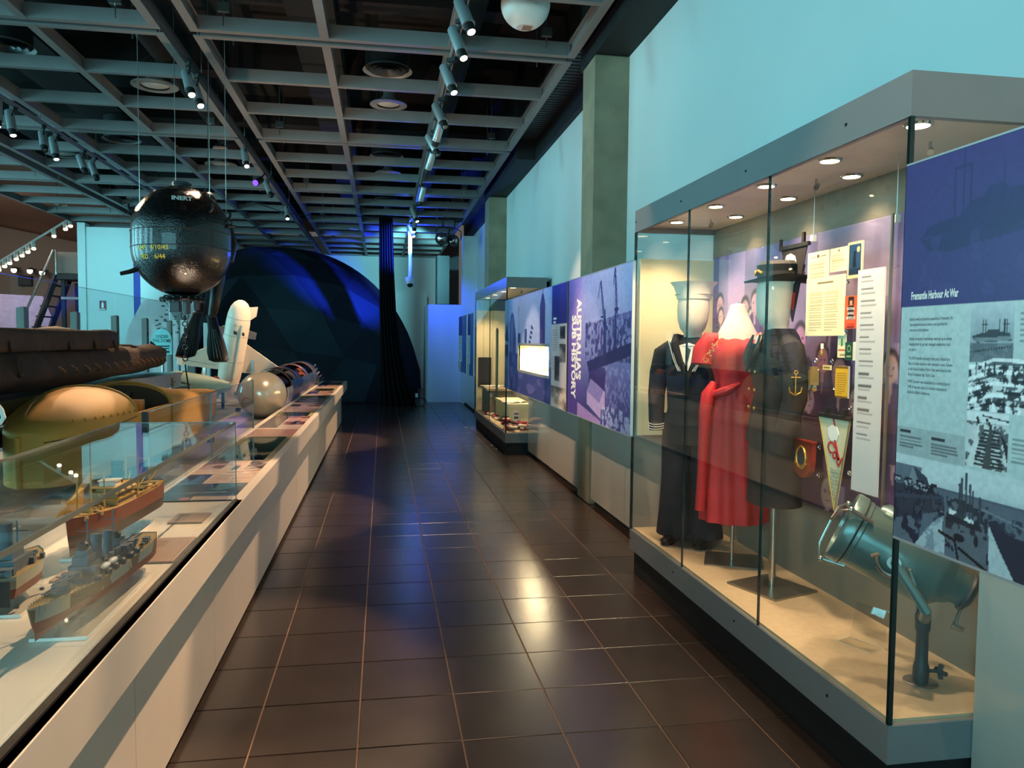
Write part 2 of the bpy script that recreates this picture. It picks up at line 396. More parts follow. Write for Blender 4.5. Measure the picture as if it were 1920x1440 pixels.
for gi, (xa, xb, mids) in enumerate(grids):
    for k in range(6):
        y0, y1 = yd[k]+.08, yd[k+1]-.08
        if gi == 2 and k == 0: continue
        g = bpy.data.objects.new('ceiling_grid', None); g.location = ((xa+xb)/2, (y0+y1)/2, 4.3); COL.objects.link(g); g['kind'] = 'structure'
        for yy in (y0, y0+(y1-y0)/3, y0+2*(y1-y0)/3, y1): beam((xa+.04, yy), (xb-.04, yy), .07, g)
        for xx in (xa+.02, xb-.02)+tuple(mids): beam((xx, y0-.03), (xx, y1+.03), .08, g, z=4.298)
        for xx in (xa+.3, xb-.3):
            for yy in (y0+.15, y1-.15): build('hanger_rod', B().cyl((xx, yy, 4.3), (xx, yy, 5.55), .006, n=6).box(xx-.05, xx+.05, yy-.02, yy+.02, 4.42, 4.5), M['steel'], g)
# ---- left hall: end wall in cyan light, far hall beyond, window wall out of frame
struct('wall_left_end', bx(-6.70, -5.69, 19.2, 19.4, 0, 4.06), M['wall'])
struct('trim_6', bx(-6.87, -6.705, 19.16, 19.45, 0, 4.15), M['wall'])
struct('trim_7', bx(-5.63, -5.44, 18.98, 19.18, 0, 3.96), mat('royal_blue_paint', (28, 42, 150), .5))
struct('wall_left_end_2', bx(-5.2, -4.1, 18.0, 18.12, 0, 3.6), M['wall'])
hw = mat('hall_taupe_paint', (150, 140, 130), .8, var=.03, scale=1); hb = mat('hall_brown_ceiling', (150, 122, 104), .8, var=.04, scale=1)
struct('wall_hall', bx(-24, -7.2, 33, 33.2, 0, 6.2), hw)
struct('ceiling_hall', B().add([(-24, 12, 8.4), (-7.5, 12, 6.2), (-7.5, 33.2, 4.45), (-24, 33.2, 7.5), (-24, 12, 8.6), (-7.5, 12, 6.4), (-7.5, 33.2, 4.65), (-24, 33.2, 7.7)],
       [[0, 1, 2, 3], [7, 6, 5, 4], [0, 4, 5, 1], [1, 5, 6, 2], [2, 6, 7, 3], [3, 7, 4, 0]]), hb)
wl = B(); 
for (y0, y1) in ((-7, 0), (15, 36)): wl.box(-24.2 if y0 > 0 else -11.7, -24 if y0 > 0 else -11.5, y0, y1, 0, 8)
wl.box(-11.7, -11.5, 0, 15, 0, .7); wl.box(-11.7, -11.5, 0, 15, 4.5, 6.5); wl.box(-24, -11.5, 14.9, 15.1, 0, 8)
struct('wall_left', wl, hw)
wf = B()
for y in np.arange(0, 15.1, 1.5): wf.box(-11.45, -11.38, y-.04, y+.04, .7, 4.5)
struct('window_1', wf, M['dkgrey'])
struct('wall_rear', B().box(-11.7, -9.8, -7.2, -7, 0, 5.5).box(-1.2, 2.46, -7.2, -7, 0, 5.5).box(-9.8, -1.2, -7.2, -7, 0, 1).box(-9.8, -1.2, -7.2, -7, 4.7, 5.5), hw)
# ================================================================== RIGHT-HAND SHOWCASES
XF = 1.64
def showcase(loc, label, y0, y1, seams, xb, lights, spots, pw=44):
    """glazed wall case between y0 (near) and y1 (far); front glass at XF, back lining at xb"""
    t = thing('display_case', loc, label, 'display case', 'wall showcases')
    build('kick_plinth', bx(XF+.025, xb, y0+.02, y1-.03, .002, .16), M['black'], t)
    build('base_fascia', bx(XF, xb, y0, y1, .16, .295, bev=.003), M['fascia'], t)
    for k, y in enumerate(np.arange(y0+.35, y1, .78)):
        build('lock', B().cyl((XF-.003, y, .235), (XF+.002, y, .235), .006, n=8), M['black'], t)
        build('lock', B().cyl((XF-.003, y, 2.335), (XF+.002, y, 2.335), .006, n=8), M['black'], t)
    build('deck', bx(XF+.02, xb, y0+.02, y1-.02, .295, .306), M['casefl'], t)
    build('back_lining', bx(xb, xb+.03, y0, y1, .16, 2.36), M['casewall'], t)
    ys = [y0]+list(seams)+[y1]
    for a, c in zip(ys[:-1], ys[1:]):
        build('front_pane', bx(XF+.001, XF+.011, a+.003, c-.003, .296, 2.268), GLASS, t)
    for y in seams: build('glass_joint', bx(XF+.0, XF+.012, y-.0016, y+.0016, .296, 2.268), M['dkglass'], t)
    build('end_pane', bx(XF+.012, xb-.002, y0+.001, y0+.011, .296, 2.268), GLASS, t)
    build('end_pane', bx(XF+.012, xb-.002, y1-.011, y1-.001, .296, 2.268), GLASS, t)
    for y in (y0, y1): build('glass_edge', bx(XF-.001, XF+.0145, y-.001 if y == y0 else y-.013, y+.012 if y == y0 else y+.001, .296, 2.268), M['dkglass'], t)
    r = build('roof_fascia', B().box(XF, XF+.03, y0, y1, 2.268, 2.41).box(XF+.03, xb+.03, y0, y0+.03, 2.268, 2.41).box(XF+.03, xb+.03, y1-.03, y1, 2.268, 2.41).box(XF+.03, xb+.03, y0+.03, y1-.03, 2.39, 2.41), M['fascia'], t)
    build('soffit', bx(XF+.032, xb, y0+.032, y1-.032, 2.30, 2.312), M['counter'], t)
    for (x, y) in lights:
        dl = build('downlight', B().torus((x, y, 2.298), (0, 0, 1), .042, .008, n=20, k=6), M['chrome'], t)
        build('lens', B().cyl((x, y, 2.290), (x, y, 2.299), .036, n=20), LAMPW, dl)
    for (x, y) in spots:
        build('mini_spot', B().cyl((x, y, 2.3), (x, y, 2.27), .006, n=8).cyl((x-.012, y-.02, 2.255), (x+.012, y+.012, 2.275), .012, n=10), M['steel'], t)
    for (x, y) in lights:
        spot('case_lamp', (x, y, 2.28), (x+.03, y, .3), pw*(1.35 if x < 2 else .25), (1, .74, .46), 115, .8, .035)
    return t
CASE = showcase((1.9, 3.6, 0), 'large near glass showcase holding the uniforms, red gown and searchlight', 2.24, 4.95, (3.15, 4.04), 2.19,
                [(1.80, 4.62), (1.80, 4.05), (1.80, 3.48), (1.80, 2.95), (1.80, 2.42), (2.06, 4.35), (2.06, 3.75), (2.06, 3.2)], [(1.97, 4.5), (1.95, 3.3), (2.0, 2.62)])
build('end_board', B().box(1.665, 2.185, 4.915, 4.93, .93, 2.095).box(1.665, 1.70, 4.9, 4.915, .93, 2.095), M['cream'], CASE)
CASE2 = showcase((1.9, 12.1, 0), 'smaller far glass showcase with flowers and open books, past the tower mural', 10.33, 13.92, (12.0,), 2.19,
                 [(1.8, 10.75), (1.8, 11.6), (1.8, 12.5), (1.8, 13.4)], [(2.0, 11.2)], 75)
eb = build('end_board', bx(1.66, 2.18, 13.86, 13.885, .3, 2.09), M['cream'], CASE2)
build('dark_inset', bx(1.69, 1.93, 13.845, 13.86, .72, 1.25), M['dkgrey'], CASE2)
build('board_seam', B().box(1.785, 1.79, 13.855, 13.86, .3, 2.09).box(1.95, 1.955, 13.855, 13.86, .3, 2.09), M['casewall'], CASE2)

# ---- crowd photograph lining the back of the near case
def people(p, seed, n, tone_d, tone_l, vmax=.8):
    r = random.Random(seed)
    for i in range(n):
        u = r.random(); v = r.uniform(.05, vmax); s = r.uniform(.05, .085)*(1.15-v*.4)
        c = tuple(x*r.uniform(.75, 1.1) for x in tone_d)
        p.poly([(u-s*.95, v-.30), (u-s*.8, v-s*1.2), (u-s*.25, v-s*.7), (u+s*.25, v-s*.7), (u+s*.8, v-s*1.2), (u+s*.95, v-.30)], c, .9)
        p.poly([(u-s*.12, v-s*.8), (u, v-s*2.0), (u+s*.12, v-s*.8)], tone_l, .8)
        p.disc(u, v+s*.28, s*.42, s*.80, tuple(x*.5 for x in tone_d), 1, .2)
        p.disc(u, v-s*.02, s*.36, s*.78, tuple(x*r.uniform(.82, 1.05) for x in tone_l), 1, .2)
        p.disc(u-s*.14, v+s*.05, s*.07, s*.08, (70, 50, 80), .8); p.disc(u+s*.14, v+s*.05, s*.07, s*.08, (70, 50, 80), .8)
        p.rect(u-s*.12, u+s*.12, v-s*.42, v-s*.36, (100, 60, 90), .7)
    return p
p = Pic(230, 190, (150, 132, 176)).grain(3, 5, .22, 11)
p.rect(.0, .035, 0, 1, (92, 72, 140)); p.rect(.1, .2, .45, 1, (196, 160, 208), .8); p.rect(.26, .38, .5, 1, (120, 120, 170), .7)
p.rect(.75, .77, .55, 1, (120, 100, 150), .8); p.rect(.82, .84, .6, 1, (110, 92, 140), .8); p.rect(.55, .8, .75, 1, (205, 180, 205), .6)
people(p, 5, 34, (84, 66, 112), (206, 170, 190), .78); people(p, 9, 10, (70, 58, 98), (214, 184, 196), .42)
p.grain(30, 40, .08, 4)
bd = build('photo_mural', bx(2.18, 2.189, 2.62, 4.91, .72, 2.11), M['dkgrey'], CASE)
printed('mural_print', p, (2.18, 4.91, .72), (0, -2.29, 0), (0, 0, 1.39), PRINT, bd)

# ---- big graphic panels flush with the case fronts
XP = 1.62
def board(name, loc, label, y0, y1, z0=.925, z1=2.08, hole=None):
    t = thing(name, loc, label, 'panel', 'wall graphic panels')
    if hole:
        a, c, d, e = hole; bb = B().box(XP, XP+.02, y0, a, z0, z1).box(XP, XP+.02, c, y1, z0, z1).box(XP, XP+.02, a, c, z0, d).box(XP, XP+.02, a, c, e, z1)
    else: bb = bx(XP, XP+.02, y0, y1, z0, z1)
    build('backing_board', bb, M['white'], t)
    build('edge_trim', bx(XP-.002, XP+.022, y0, y1, z0-.008, z0), M['silver'], t); build('edge_trim', bx(XP-.002, XP+.022, y0, y1, z1, z1+.006), M['silver'], t)
    for y in np.linspace(y0+.2, y1-.2, 3): build('stand_off', B().cyl((XP+.02, y, z0+.3), (1.949, y, z0+.3), .015, n=8), M['steel'], t)
    return t
U = (0, -1, 0); V = (0, 0, 1)
NAVY = (42, 38, 104)
# sub history mural
t1 = board('graphic_panel', (1.63, 5.8, .925), 'blue harbour mural lettered with the sub history title', 4.92, 6.69)
p = Pic(250, 170, (118, 124, 186))
p.blend((p.V*1.1-.15)*(.4+.6*p.U), (160, 182, 226), .9); p.blend(1-abs(p.U-.16)/.17, (196, 150, 220), .75*1)  # the lilac band paints a pool of light into the print
p.blend((.55-p.V)*2.2, (52, 50, 118), .85); p.blend((.30-p.U)*3.2*(1.15-p.V*.5), (82, 58, 150), .9)
nz = vnoise(p.h, p.w, 34, 46, 4, 21)
p.poly([(.33, .66), (1, .72), (1, .50), (.33, .44)], (70, 74, 140), .75)
p.blend(((nz > .52) & (p.V < .70) & (p.V > .45) & (p.U > .33)).astype(float), (150, 160, 210), .55)
p.blend(((nz < .46) & (p.V < .68) & (p.V > .42) & (p.U > .33)).astype(float), (44, 46, 100), .7)
for u0, u1, vb in ((.64, .575, .60), (.79, .77, .62)):
    p.poly([(u0-.022, vb-.14), (u0+.03, vb-.14), (u0+.012, .75), (u0-.004, .75)], (40, 48, 108), .95)
for (a, b_, c, d) in ((.635, .66, .568, .93), (.65, .66, .580, .93), (.585, .70, .615, .70), (.80, .68, .775, .99), (.82, .68, .785, .99), (.78, .74, .83, .74), (.565, .93, .54, .83), (.775, .99, .76, .90)):
    p.line(a, b_, c, d, .007, (38, 48, 106), 1, 1.5)
for k in range(9):
    v = .72+.22*k/9; p.line(.600-.03*k/9, v, .618-.03*k/9, v+.02, .004, (38, 48, 106), .9, 1.5); p.line(.80-.02*k/9, v, .818-.02*k/9, v+.02, .004, (38, 48, 106), .9, 1.5)
p.poly([(.36, .40), (1, .54), (1, .46), (.40, .33)], (34, 36, 88), .9)
for k in range(40):
    u = .36+.64*k/40; p.line(u, .52+.10*(u-.36), u+.003, .58+.12*(u-.36)+.03*((k*7) % 5)/5, .003, (60, 66, 128), .8, 1.5)
p.blend(((nz > .55) & (p.V < .38) & (p.U > .62)).astype(float), (150, 158, 214), .5); p.poly([(.40, .34), (.66, .38), (.66, .20), (.40, .17)], (46, 40, 104), .8)
p.poly([(.38, .08), (.64, .16), (.68, .36), (.56, .30), (.44, .33), (.38, .22)], (40, 34, 92), .5)
p.poly([(.37, .20), (.43, .29), (.66, .22), (.66, .08), (.62, .03), (.37, .11)], (182, 160, 214), .9); p.poly([(.37, .20), (.43, .29), (.64, .225), (.58, .135)], (120, 112, 176), .9)
p.poly([(.20, .10), (.60, .02), (.60, .0), (.20, .0)], (176, 140, 206), .85); p.poly([(.60, .10), (1, .12), (1, 0), (.60, 0)], (64, 72, 140), .8)
p.blend(((nz > .5) & (p.V < .13) & (p.U > .62)).astype(float), (176, 186, 226), .7); p.grain(60, 80, .10, 8)
printed('mural_print', p, (XP, 6.69, .925), (0, -1.77, 0), (0, 0, 1.155), PRINT, t1)
lettering_fit('lettering', "AUSTRALIA'S", .683, .155, (XP, 6.385, 1.911), (0, 0, -1), (0, -1, 0), M['white'], t1, .045)
lettering_fit('lettering', "SUB HISTORY", .716, .15, (XP, 6.55, 1.774), (0, 0, -1), (0, -1, 0), M['white'], t1, .045)
build('joint_strip', bx(XP+.002, XP+.05, 6.69, 6.75, .925, 2.08), M['black'], t1)
# tower mural with lit niche
HN = (7.49, 9.25, 1.205, 1.495)
t2 = board('graphic_panel', (1.63, 8.4, .925), 'submarine tower mural with a lit recessed niche and title column', 6.752, 10.31, hole=HN)
p = Pic(270, 150, (142, 160, 206)); A = lambda y: (10.31-y)/3.56
p.rect(0, A(9.95)-.012, 0, 1, (84, 100, 136)); p.rect(0, A(9.95)-.02, .5, 1, (128, 142, 172)); p.poly([(0, .55), (.05, .75), (.09, .52)], (54, 66, 104)); p.rect(0, .085, .36, .5, (58, 74, 110)); p.grain(8, 3, .2, 3)
p.rect(A(9.95)-.012, A(7.4), 0, 1, (146, 164, 212)); p.blend((p.V-.3)*.9*(p.U > .2)*(p.U < .8), (160, 176, 226), .6)
p.poly([(.11, .25), (.11, .74), (.15, .84), (.20, .80), (.245, .60), (.25, .25)], (62, 72, 130)); p.disc(.165, .70, .05, .15, (66, 76, 138)); p.blend(np.clip(1-abs(p.U-.16)/.04, 0, 1)*(p.V > .4)*(p.V < .8), (112, 130, 190), .6)
p.rect(.285, .335, .42, .62, (56, 70, 128)); p.rect(.41, .45, .45, .66, (60, 74, 132)); p.poly([(.45, .4), (.475, .4), (.56, .66), (.53, .70)], (44, 54, 110))
for k in range(5): p.poly([(.47+.02*k*.6, .46+.045*k), (.53+.012*k, .44+.045*k), (.53+.012*k, .46+.045*k), (.47+.02*k*.6, .48+.045*k)], (150, 166, 214))
p.rect(.66, .735, .32, .86, (64, 62, 126)); p.poly([(.66, .86), (.735, .86), (.71, .96), (.685, .96)], (58, 58, 120)); p.line(.30, .9, .302, .6, .003, (60, 70, 128)); p.line(.695, .95, .7, 1, .004, (50, 60, 110))
p.poly([(.10, .42), (.40, .40), (.82, .32), (.82, .0), (.10, 0)], (62, 72, 134)); p.blend((vnoise(p.h, p.w, 10, 18, 5, 33) > .55)*(p.V < .26)*(p.U < .82)*(p.U > .1), (112, 104, 168), .6)
p.blend((vnoise(p.h, p.w, 18, 30, 4, 35) > .6)*(p.V < .4)*(p.V > .2)*(p.U < .82)*(p.U > .1), (84, 100, 160), .5); p.grain(50, 80, .08, 2)
p.rect(A(7.38), 1, .68, 1, (48, 40, 122)); p.rect(A(7.38), 1, 0, .68, (196, 184, 188)); p.textblock(A(7.35), .905, .46, .64, 9, (120, 110, 120), .8)
p.textblock(A(7.35), .905, .30, .42, 6, (120, 110, 120), .8); p.photo(.925, .985, .56, .66, (40, 36, 46), (210, 200, 200), 51); p.photo(.92, .99, .37, .52, (40, 36, 46), (200, 190, 190), 52); p.photo(.865, .925, .22, .42, (50, 44, 56), (190, 180, 180), 53)
p.photo(A(7.38), 1, 0, .17, (44, 36, 40), (216, 196, 184), 54, 9, 9)
printed('mural_print', p, (XP, 10.31, .925), (0, -3.56, 0), (0, 0, 1.155), PRINT, t2, hole=(A(HN[1]), A(HN[0]), (HN[2]-.925)/1.155, (HN[3]-.925)/1.155))
build('title_mark', B().box(XP-.002, XP, 7.17, 7.3, 1.755, 1.775).box(XP-.002, XP, 7.2, 7.3, 1.72, 1.74), M['white'], t2)
nc = build('niche', B().box(XP+.30, XP+.31, HN[0], HN[1], HN[2], HN[3]).box(XP, XP+.31, HN[0]-.012, HN[0], HN[2]-.01, HN[3]+.01).box(XP, XP+.31, HN[1], HN[1]+.012, HN[2]-.01, HN[3]+.01)
       .box(XP, XP+.31, HN[0], HN[1], HN[2]-.012, HN[2]).box(XP, XP+.31, HN[0], HN[1], HN[3], HN[3]+.012), M['cream'], t2)
build('niche_frame', B().box(XP-.004, XP, HN[0]-.03, HN[1]+.03, HN[2]-.03, HN[2]).box(XP-.004, XP, HN[0]-.03, HN[1]+.03, HN[3], HN[3]+.03).box(XP-.004, XP, HN[0]-.03, HN[0], HN[2], HN[3]).box(XP-.004, XP, HN[1], HN[1]+.03, HN[2], HN[3]), M['silver'], t2)
build('niche_caption', B().box(XP+.297, XP+.3, 8.15, 8.7, 1.42, 1.435).box(XP+.297, XP+.3, 8.2, 8.75, 1.385, 1.40).box(XP+.297, XP+.3, 8.25, 8.6, 1.33, 1.345), M['dkgrey'], t2)
area('niche_lamp', (XP+.14, 8.37, 1.485), (XP+.17, 8.37, 1.2), 1.6, .05, 42, (1, .82, .5))
q = thing('cigarette_lighter', (1.8, 7.95, 1.207), 'small dark relic on the floor of the lit niche', 'relic')
build('body', B().box(1.78, 1.83, 7.88, 8.02, 1.207, 1.255, bev=.01).cyl((1.8, 8.02, 1.235), (1.8, 8.08, 1.235), .012), M['dkgrey'], q)
build('stand', bx(1.76, 1.85, 7.84, 8.1, 1.2055, 1.208), M['white'], q)
q = thing('note_card', (1.86, 8.0, 1.21), 'upright white note card standing in the lit niche', 'card'); build('sheet', bx(1.86, 1.866, 7.92, 8.12, 1.2065, 1.43), M['white'], q); build('print_line', B().box(1.858, 1.86, 7.95, 8.09, 1.36, 1.37).box(1.858, 1.86, 7.95, 8.09, 1.33, 1.34), M['dkgrey'], q)

# harbour at war panel
t3 = board('graphic_panel', (1.63, 1.7, .94), 'navy panel titled Fremantle Harbour At War nearest the viewer', 1.15, 2.222, .935, 2.105)
p = Pic(340, 380, (60, 54, 112)); nz = vnoise(p.h, p.w, 20, 20, 5, 77); n2 = vnoise(p.h, p.w, 60, 60, 4, 78)
def ship(u0, sc, v0, c, a):   # ghost of a depot ship, bow to the left
    q = lambda L: [(u0+x*sc, v0+y*sc*.95) for x, y in L]
    p.poly(q([(.0, .12), (.06, .17), (.14, .19), (.30, .20), (.36, .26), (.44, .27), (.48, .31), (.58, .31), (.60, .28), (.9, .28), (.9, .10), (.5, .06), (.2, .03), (.06, .05)]), c, a)
    for x, h in ((.25, .44), (.36, .44), (.31, .55), (.57, .40), (.72, .42)):
        p.poly(q([(x-.008, .18), (x+.008, .18), (x+.006, h), (x-.006, h)]), c, a)
    p.poly(q([(.24, .425), (.37, .425), (.37, .445), (.24, .445)]), c, a)
ship(.07, .52, .74, (44, 46, 90), .85); p.blend((nz > .58)*(p.V > .64)*(p.V < .8), (74, 68, 128), .35)
p.rect(0, 1, 0, .623, (182, 198, 198))
D_, L_ = (24, 28, 38), (226, 232, 236)
p.rect(.275, .417, .485, .622, (150, 162, 172)); p.blend((p.V-.55)*9*(p.U > .275)*(p.U < .417)*(p.V < .622), (206, 214, 220), .9); p.rect(.275, .417, .485, .53, (112, 120, 130)); p.blend((n2 > .52)*(p.U > .275)*(p.U < .417)*(p.V > .485)*(p.V < .53), (84, 92, 102), .6)
p.poly([(.28, .545), (.30, .55), (.33, .555), (.34, .562), (.37, .562), (.375, .555), (.405, .553), (.412, .535), (.30, .53)], (52, 58, 66)); p.poly([(.30, .532), (.41, .536), (.41, .545), (.29, .541)], (120, 128, 134))
for x in (.318, .328, .372, .388, .395): p.line(x, .55, x, .582, .0022, (40, 44, 52))
p.line(.315, .572, .332, .573, .002, (40, 44, 52)); p.line(.385, .572, .4, .573, .002, (40, 44, 52))
for k in range(16): p.disc(.28+.0085*k, .508+.0009*k, .0022, .003, (26, 28, 34))
p.rect(.275, 1, .372, .480, (206, 212, 216))
for k in range(12):
    v = .374+.009*k; p.poly([(.275, v), (.36, v+.022), (.46, v+.020), (.6, v+.03), (.6, v+.024), (.45, v+.012), (.36, v+.014), (.275, v-.006)], ((26, 30, 38), (70, 76, 84), (236, 240, 242))[k % 3], .85)
p.blend((n2 < .44)*(p.U > .275)*(p.V > .372)*(p.V < .480), D_, .85); p.blend((n2 > .6)*(p.U > .275)*(p.V > .372)*(p.V < .48), (240, 244, 246), .8)
for k in range(7): p.line(.30+.03*k, .455, .302+.03*k, .482, .002, (30, 34, 42))
p.rect(.275, .413, .237, .368, (196, 202, 204)); p.rect(.275, .413, .345, .368, (220, 224, 226)); p.line(.33, .36, .413, .352, .0018, (50, 56, 64)); p.blend((n2 < .48)*(p.U > .275)*(p.U < .413)*(p.V > .237)*(p.V < .345), (48, 54, 60), .7)
for k in range(10): p.line(.30+.004*k, .245+.009*k, .40-.002*k, .243+.009*k, .0028, (30, 34, 40), .9)
p.poly([(.335, .237), (.355, .34), (.362, .34), (.362, .237)], (70, 72, 74)); p.poly([(.285, .237), (.315, .34), (.322, .34), (.305, .237)], (206, 210, 208)); p.poly([(.375, .34), (.413, .30), (.413, .26), (.39, .32)], (36, 40, 46))
for (x, v) in ((.313, .352), (.316, .345), (.345, .35), (.352, .342), (.358, .336)): p.disc(x, v, .004, .005, (26, 28, 34))
p.textblock(.435, .62, .53, .60, 6, (110, 120, 124), .7); p.textblock(.425, .6, .26, .32, 6, (110, 120, 124), .7)
p.rect(0, .272, .232, .305, (162, 174, 176)); p.textblock(.014, .115, .247, .283, 4, (92, 100, 104), .8); p.rect(.014, .06, .29, .296, (50, 56, 60)); p.textblock(.145, .255, .243, .275, 4, (92, 100, 104), .8); p.rect(.145, .20, .282, .288, (50, 56, 60))
# submarine berthed at a wharf
p.rect(0, 1, 0, .228, (30, 36, 56)); p.rect(0, 1, .165, .228, (196, 206, 210)); p.blend((.19-p.V)*30*(p.V < .228)*(nz > .35), (150, 162, 170), .5)
p.blend((nz > .48)*(p.V > .15)*(p.V < .205)*(p.U < .16), (74, 82, 100), .8); p.poly([(.06, .165), (.075, .205), (.13, .18), (.15, .15), (.06, .14)], (120, 130, 140)); p.poly([(.075, .205), (.135, .182), (.15, .155), (.10, .17)], (50, 56, 74))
p.blend((n2 > .5)*(p.V > .11)*(p.V < .17)*(p.U < .2), (18, 22, 38), .95); p.blend((n2 > .66)*(p.V > .10)*(p.V < .165)*(p.U < .2), (206, 212, 216), .7)
p.poly([(.0, .15), (.20, .145), (.21, .11), (.0, .05)], (26, 30, 48), .7); p.poly([(.0, .12), (.205, .145), (.205, .138), (.0, .108)], (60, 66, 86), .8)
p.poly([(.095, .0), (.15, .06), (.19, .09), (.215, .10), (.215, 0)], (166, 178, 186)); p.blend((n2 > .55)*(p.U > .09)*(p.U < .21)*(p.V < .10), (90, 102, 118), .5)
p.poly([(.205, .095), (.22, .11), (.33, .105), (.36, .08), (.36, -.0), (.30, -.0), (.20, .05)], (92, 98, 108)); p.poly([(.22, .108), (.34, .10), (.345, .085), (.21, .09)], (40, 44, 54))
p.poly([(.225, .12), (.315, .108), (.315, .098), (.225, .108)], (214, 220, 222)); p.blend((n2 < .52)*(p.U > .215)*(p.U < .36)*(p.V > .07)*(p.V < .15), (32, 36, 46), .85)
for (x, h) in ((.27, .20), (.285, .215), (.30, .19), (.262, .185), (.31, .175), (.335, .165)): p.line(x, .11, x-.002, h, .0035, (54, 60, 72), .9)
p.line(.19, .055, .25, .045, .004, (16, 18, 28)); p.line(.25, .045, .265, .0, .004, (16, 18, 28)); p.line(.265, .03, .36, .0, .004, (16, 18, 28)); p.disc(.265, .055, .02, .01, (24, 28, 38)); p.disc(.325, .06, .008, .014, (30, 34, 44))
p.poly([(.365, .10), (.38, .12), (.44, .03), (.46, .0), (.37, .0)], (176, 186, 192)); p.poly([(.36, .115), (.39, .125), (.42, .10), (1, .05), (1, 0), (.45, .0), (.40, .06)], (36, 40, 58)); p.blend((n2 > .52)*(p.U > .36)*(p.V > .10)*(p.V < .135), (44, 50, 66), .9); p.line(.34, .14, .6, .105, .0025, (120, 130, 138), .8)
p.grain(90, 90, .07, 12)
printed('mural_print', p, (XP, 2.222, .935), (0, -1.072, 0), (0, 0, 1.17), PRINT, t3)
lettering_fit('lettering', 'Fremantle Harbour At War', .200, .024, (XP, 2.178, 1.687), U, V, M['white'], t3, .03)
ink = mat('dark_grey_ink', (70, 78, 84), .6)
for txt, z in (('Barbed wire and sentries appeared at Fremantle. An\nanti-submarine boom defence net guarded the\nentrance to the harbour.', 1.622),
               ('Initially temporary workshops were set up in wheat\nloading sheds to get any damaged submarines back\non patrol.', 1.562),
               ('The RAN handled security at the port, helped by a\nfleet of civilian launches with volunteer crews. Known\nas the Naval Auxiliary Patrol, they were based at the\nRoyal Freshwater Bay Yacht Club.', 1.502),
               ('HMAS Leeuwin was established as a training base in\n1940. It was also used as a torpedo maintenance\nfacility for Allied submarines.', 1.430)):
    lettering('lettering', txt, .0145, (XP, 2.180, z), U, V, ink, t3, sx=.60, line=1.15)
# two narrow panels past the far case
for y0, y1, lb in ((15.2, 16.75, 'farthest narrow blue and white panel before the blue partition'), (14.0, 14.95, 'narrow blue and white panel beside the far showcase')):
    t = board('graphic_panel', (1.63, (y0+y1)/2, .92), lb, y0, y1, .9, 2.05)
    p = Pic(40, 60, (64, 92, 168)).grain(4, 2, .3, 5); p.rect(0, .45, .66, 1, (30, 26, 96)); p.rect(0, .45, .0, .66, (206, 206, 216)); p.textblock(.05, .4, .2, .62, 14, (120, 120, 140), .7); p.photo(.0, .45, 0, .18, (40, 40, 60), (200, 200, 210), 5)
    printed('mural_print', p, (XP, y1, .9), (0, y0-y1, 0), (0, 0, 1.15), PRINT, t)
# ================================================================== NEAR SHOWCASE CONTENTS
DK = .3065
def loft(b, rings, n=24, fold=0, nf=9, ph=0):
    R = []
    for (cx, cy, z, rx, ry) in rings:
        rr = []
        for i in range(n):
            a = 2*PI*i/n; k = 1+fold*math.cos(nf*a+ph+z*2) if fold else 1
            rr.append((cx+rx*k*math.cos(a), cy+ry*k*math.sin(a), z))
        R.append(rr)
    return b.ring(R)
navy = mat('navy_serge', (24, 25, 34), .85, var=.15, scale=60, bump=.15, bscale=300)
blackcloth = mat('black_barathea', (22, 20, 22), .8, var=.15, scale=50, bump=.1, bscale=260)
manq = mat('mannequin_white', (226, 214, 196), .55, var=.02); gold = mat('gold_thread', (210, 160, 70), .35, metal=.7)
red = mat('coral_red_crepe', (196, 30, 34), .62, var=.12, scale=14, bump=.1, bscale=60)
ivory = mat('ivory_cotton', (240, 230, 212), .8, var=.04); capm0 = mat('cap_stitch', (170, 156, 136), .8)
plate = mat('satin_plate', (150, 144, 132), .3, metal=.8, var=.06)
def manroot(name, xy, rz, label, cat):
    t = thing(name, (xy[0], xy[1], DK), label, cat, rz=rz); return t
def lp(name, b, m, t): return build(name, b, m, t, local=True)
# local frame: front of the figure is -Y, its left is +X
# ---- sailor
t = manroot('sailor_mannequin', (1.875, 4.50), math.radians(-38), 'white mannequin in dark sailor uniform with white cap, at the far end of the case', 'mannequin')
lp('base_plate', B().box(-.11, .17, -.16, .17, 0, .008), plate, t)
bd = B(); loft(bd, [(0, .0, 1.05, .13, .09), (0, 0, 1.2, .12, .08), (0, 0, 1.25, .062, .057), (0, -.01, 1.28, .055, .055), (0, -.018, 1.298, .052, .065), (0, -.022, 1.325, .074, .086), (0, -.02, 1.38, .090, .102), (0, -.015, 1.45, .096, .108), (0, -.01, 1.53, .092, .104), (0, -.005, 1.575, .06, .07), (0, 0, 1.59, .01, .01)], 24)
lp('body_form', bd, manq, t)
jp = B(); loft(jp, [(0, 0, .74, .165, .115), (0, 0, .84, .15, .105), (0, 0, 1.0, .16, .112), (0, 0, 1.12, .178, .118), (0, 0, 1.2, .172, .11), (0, .005, 1.245, .125, .09), (0, .01, 1.275, .075, .07)], 28)
for s in (-1, 1): jp.tube([(s*.13, 0, 1.215), (s*.185, .0, 1.17), (s*.215, .01, 1.05), (s*.225, .0, .92), (s*.215, -.03, .78), (s*.205, -.05, .70)], [.05, .065, .06, .054, .048, .046], 12)
lp('jumper', jp, navy, t)
tr = B()
for s in (-1, 1): tr.tube([(s*.085, 0, .80), (s*.09, 0, .62), (s*.095, .0, .40), (s*.10, 0, .2), (s*.105, .01, .05)], [.088, .092, .086, .092, .104], 16)
loft(tr, [(0, 0, .62, .16, .105), (0, 0, .74, .165, .11), (0, 0, .80, .16, .108)], 20)
lp('trousers', tr, navy, t)
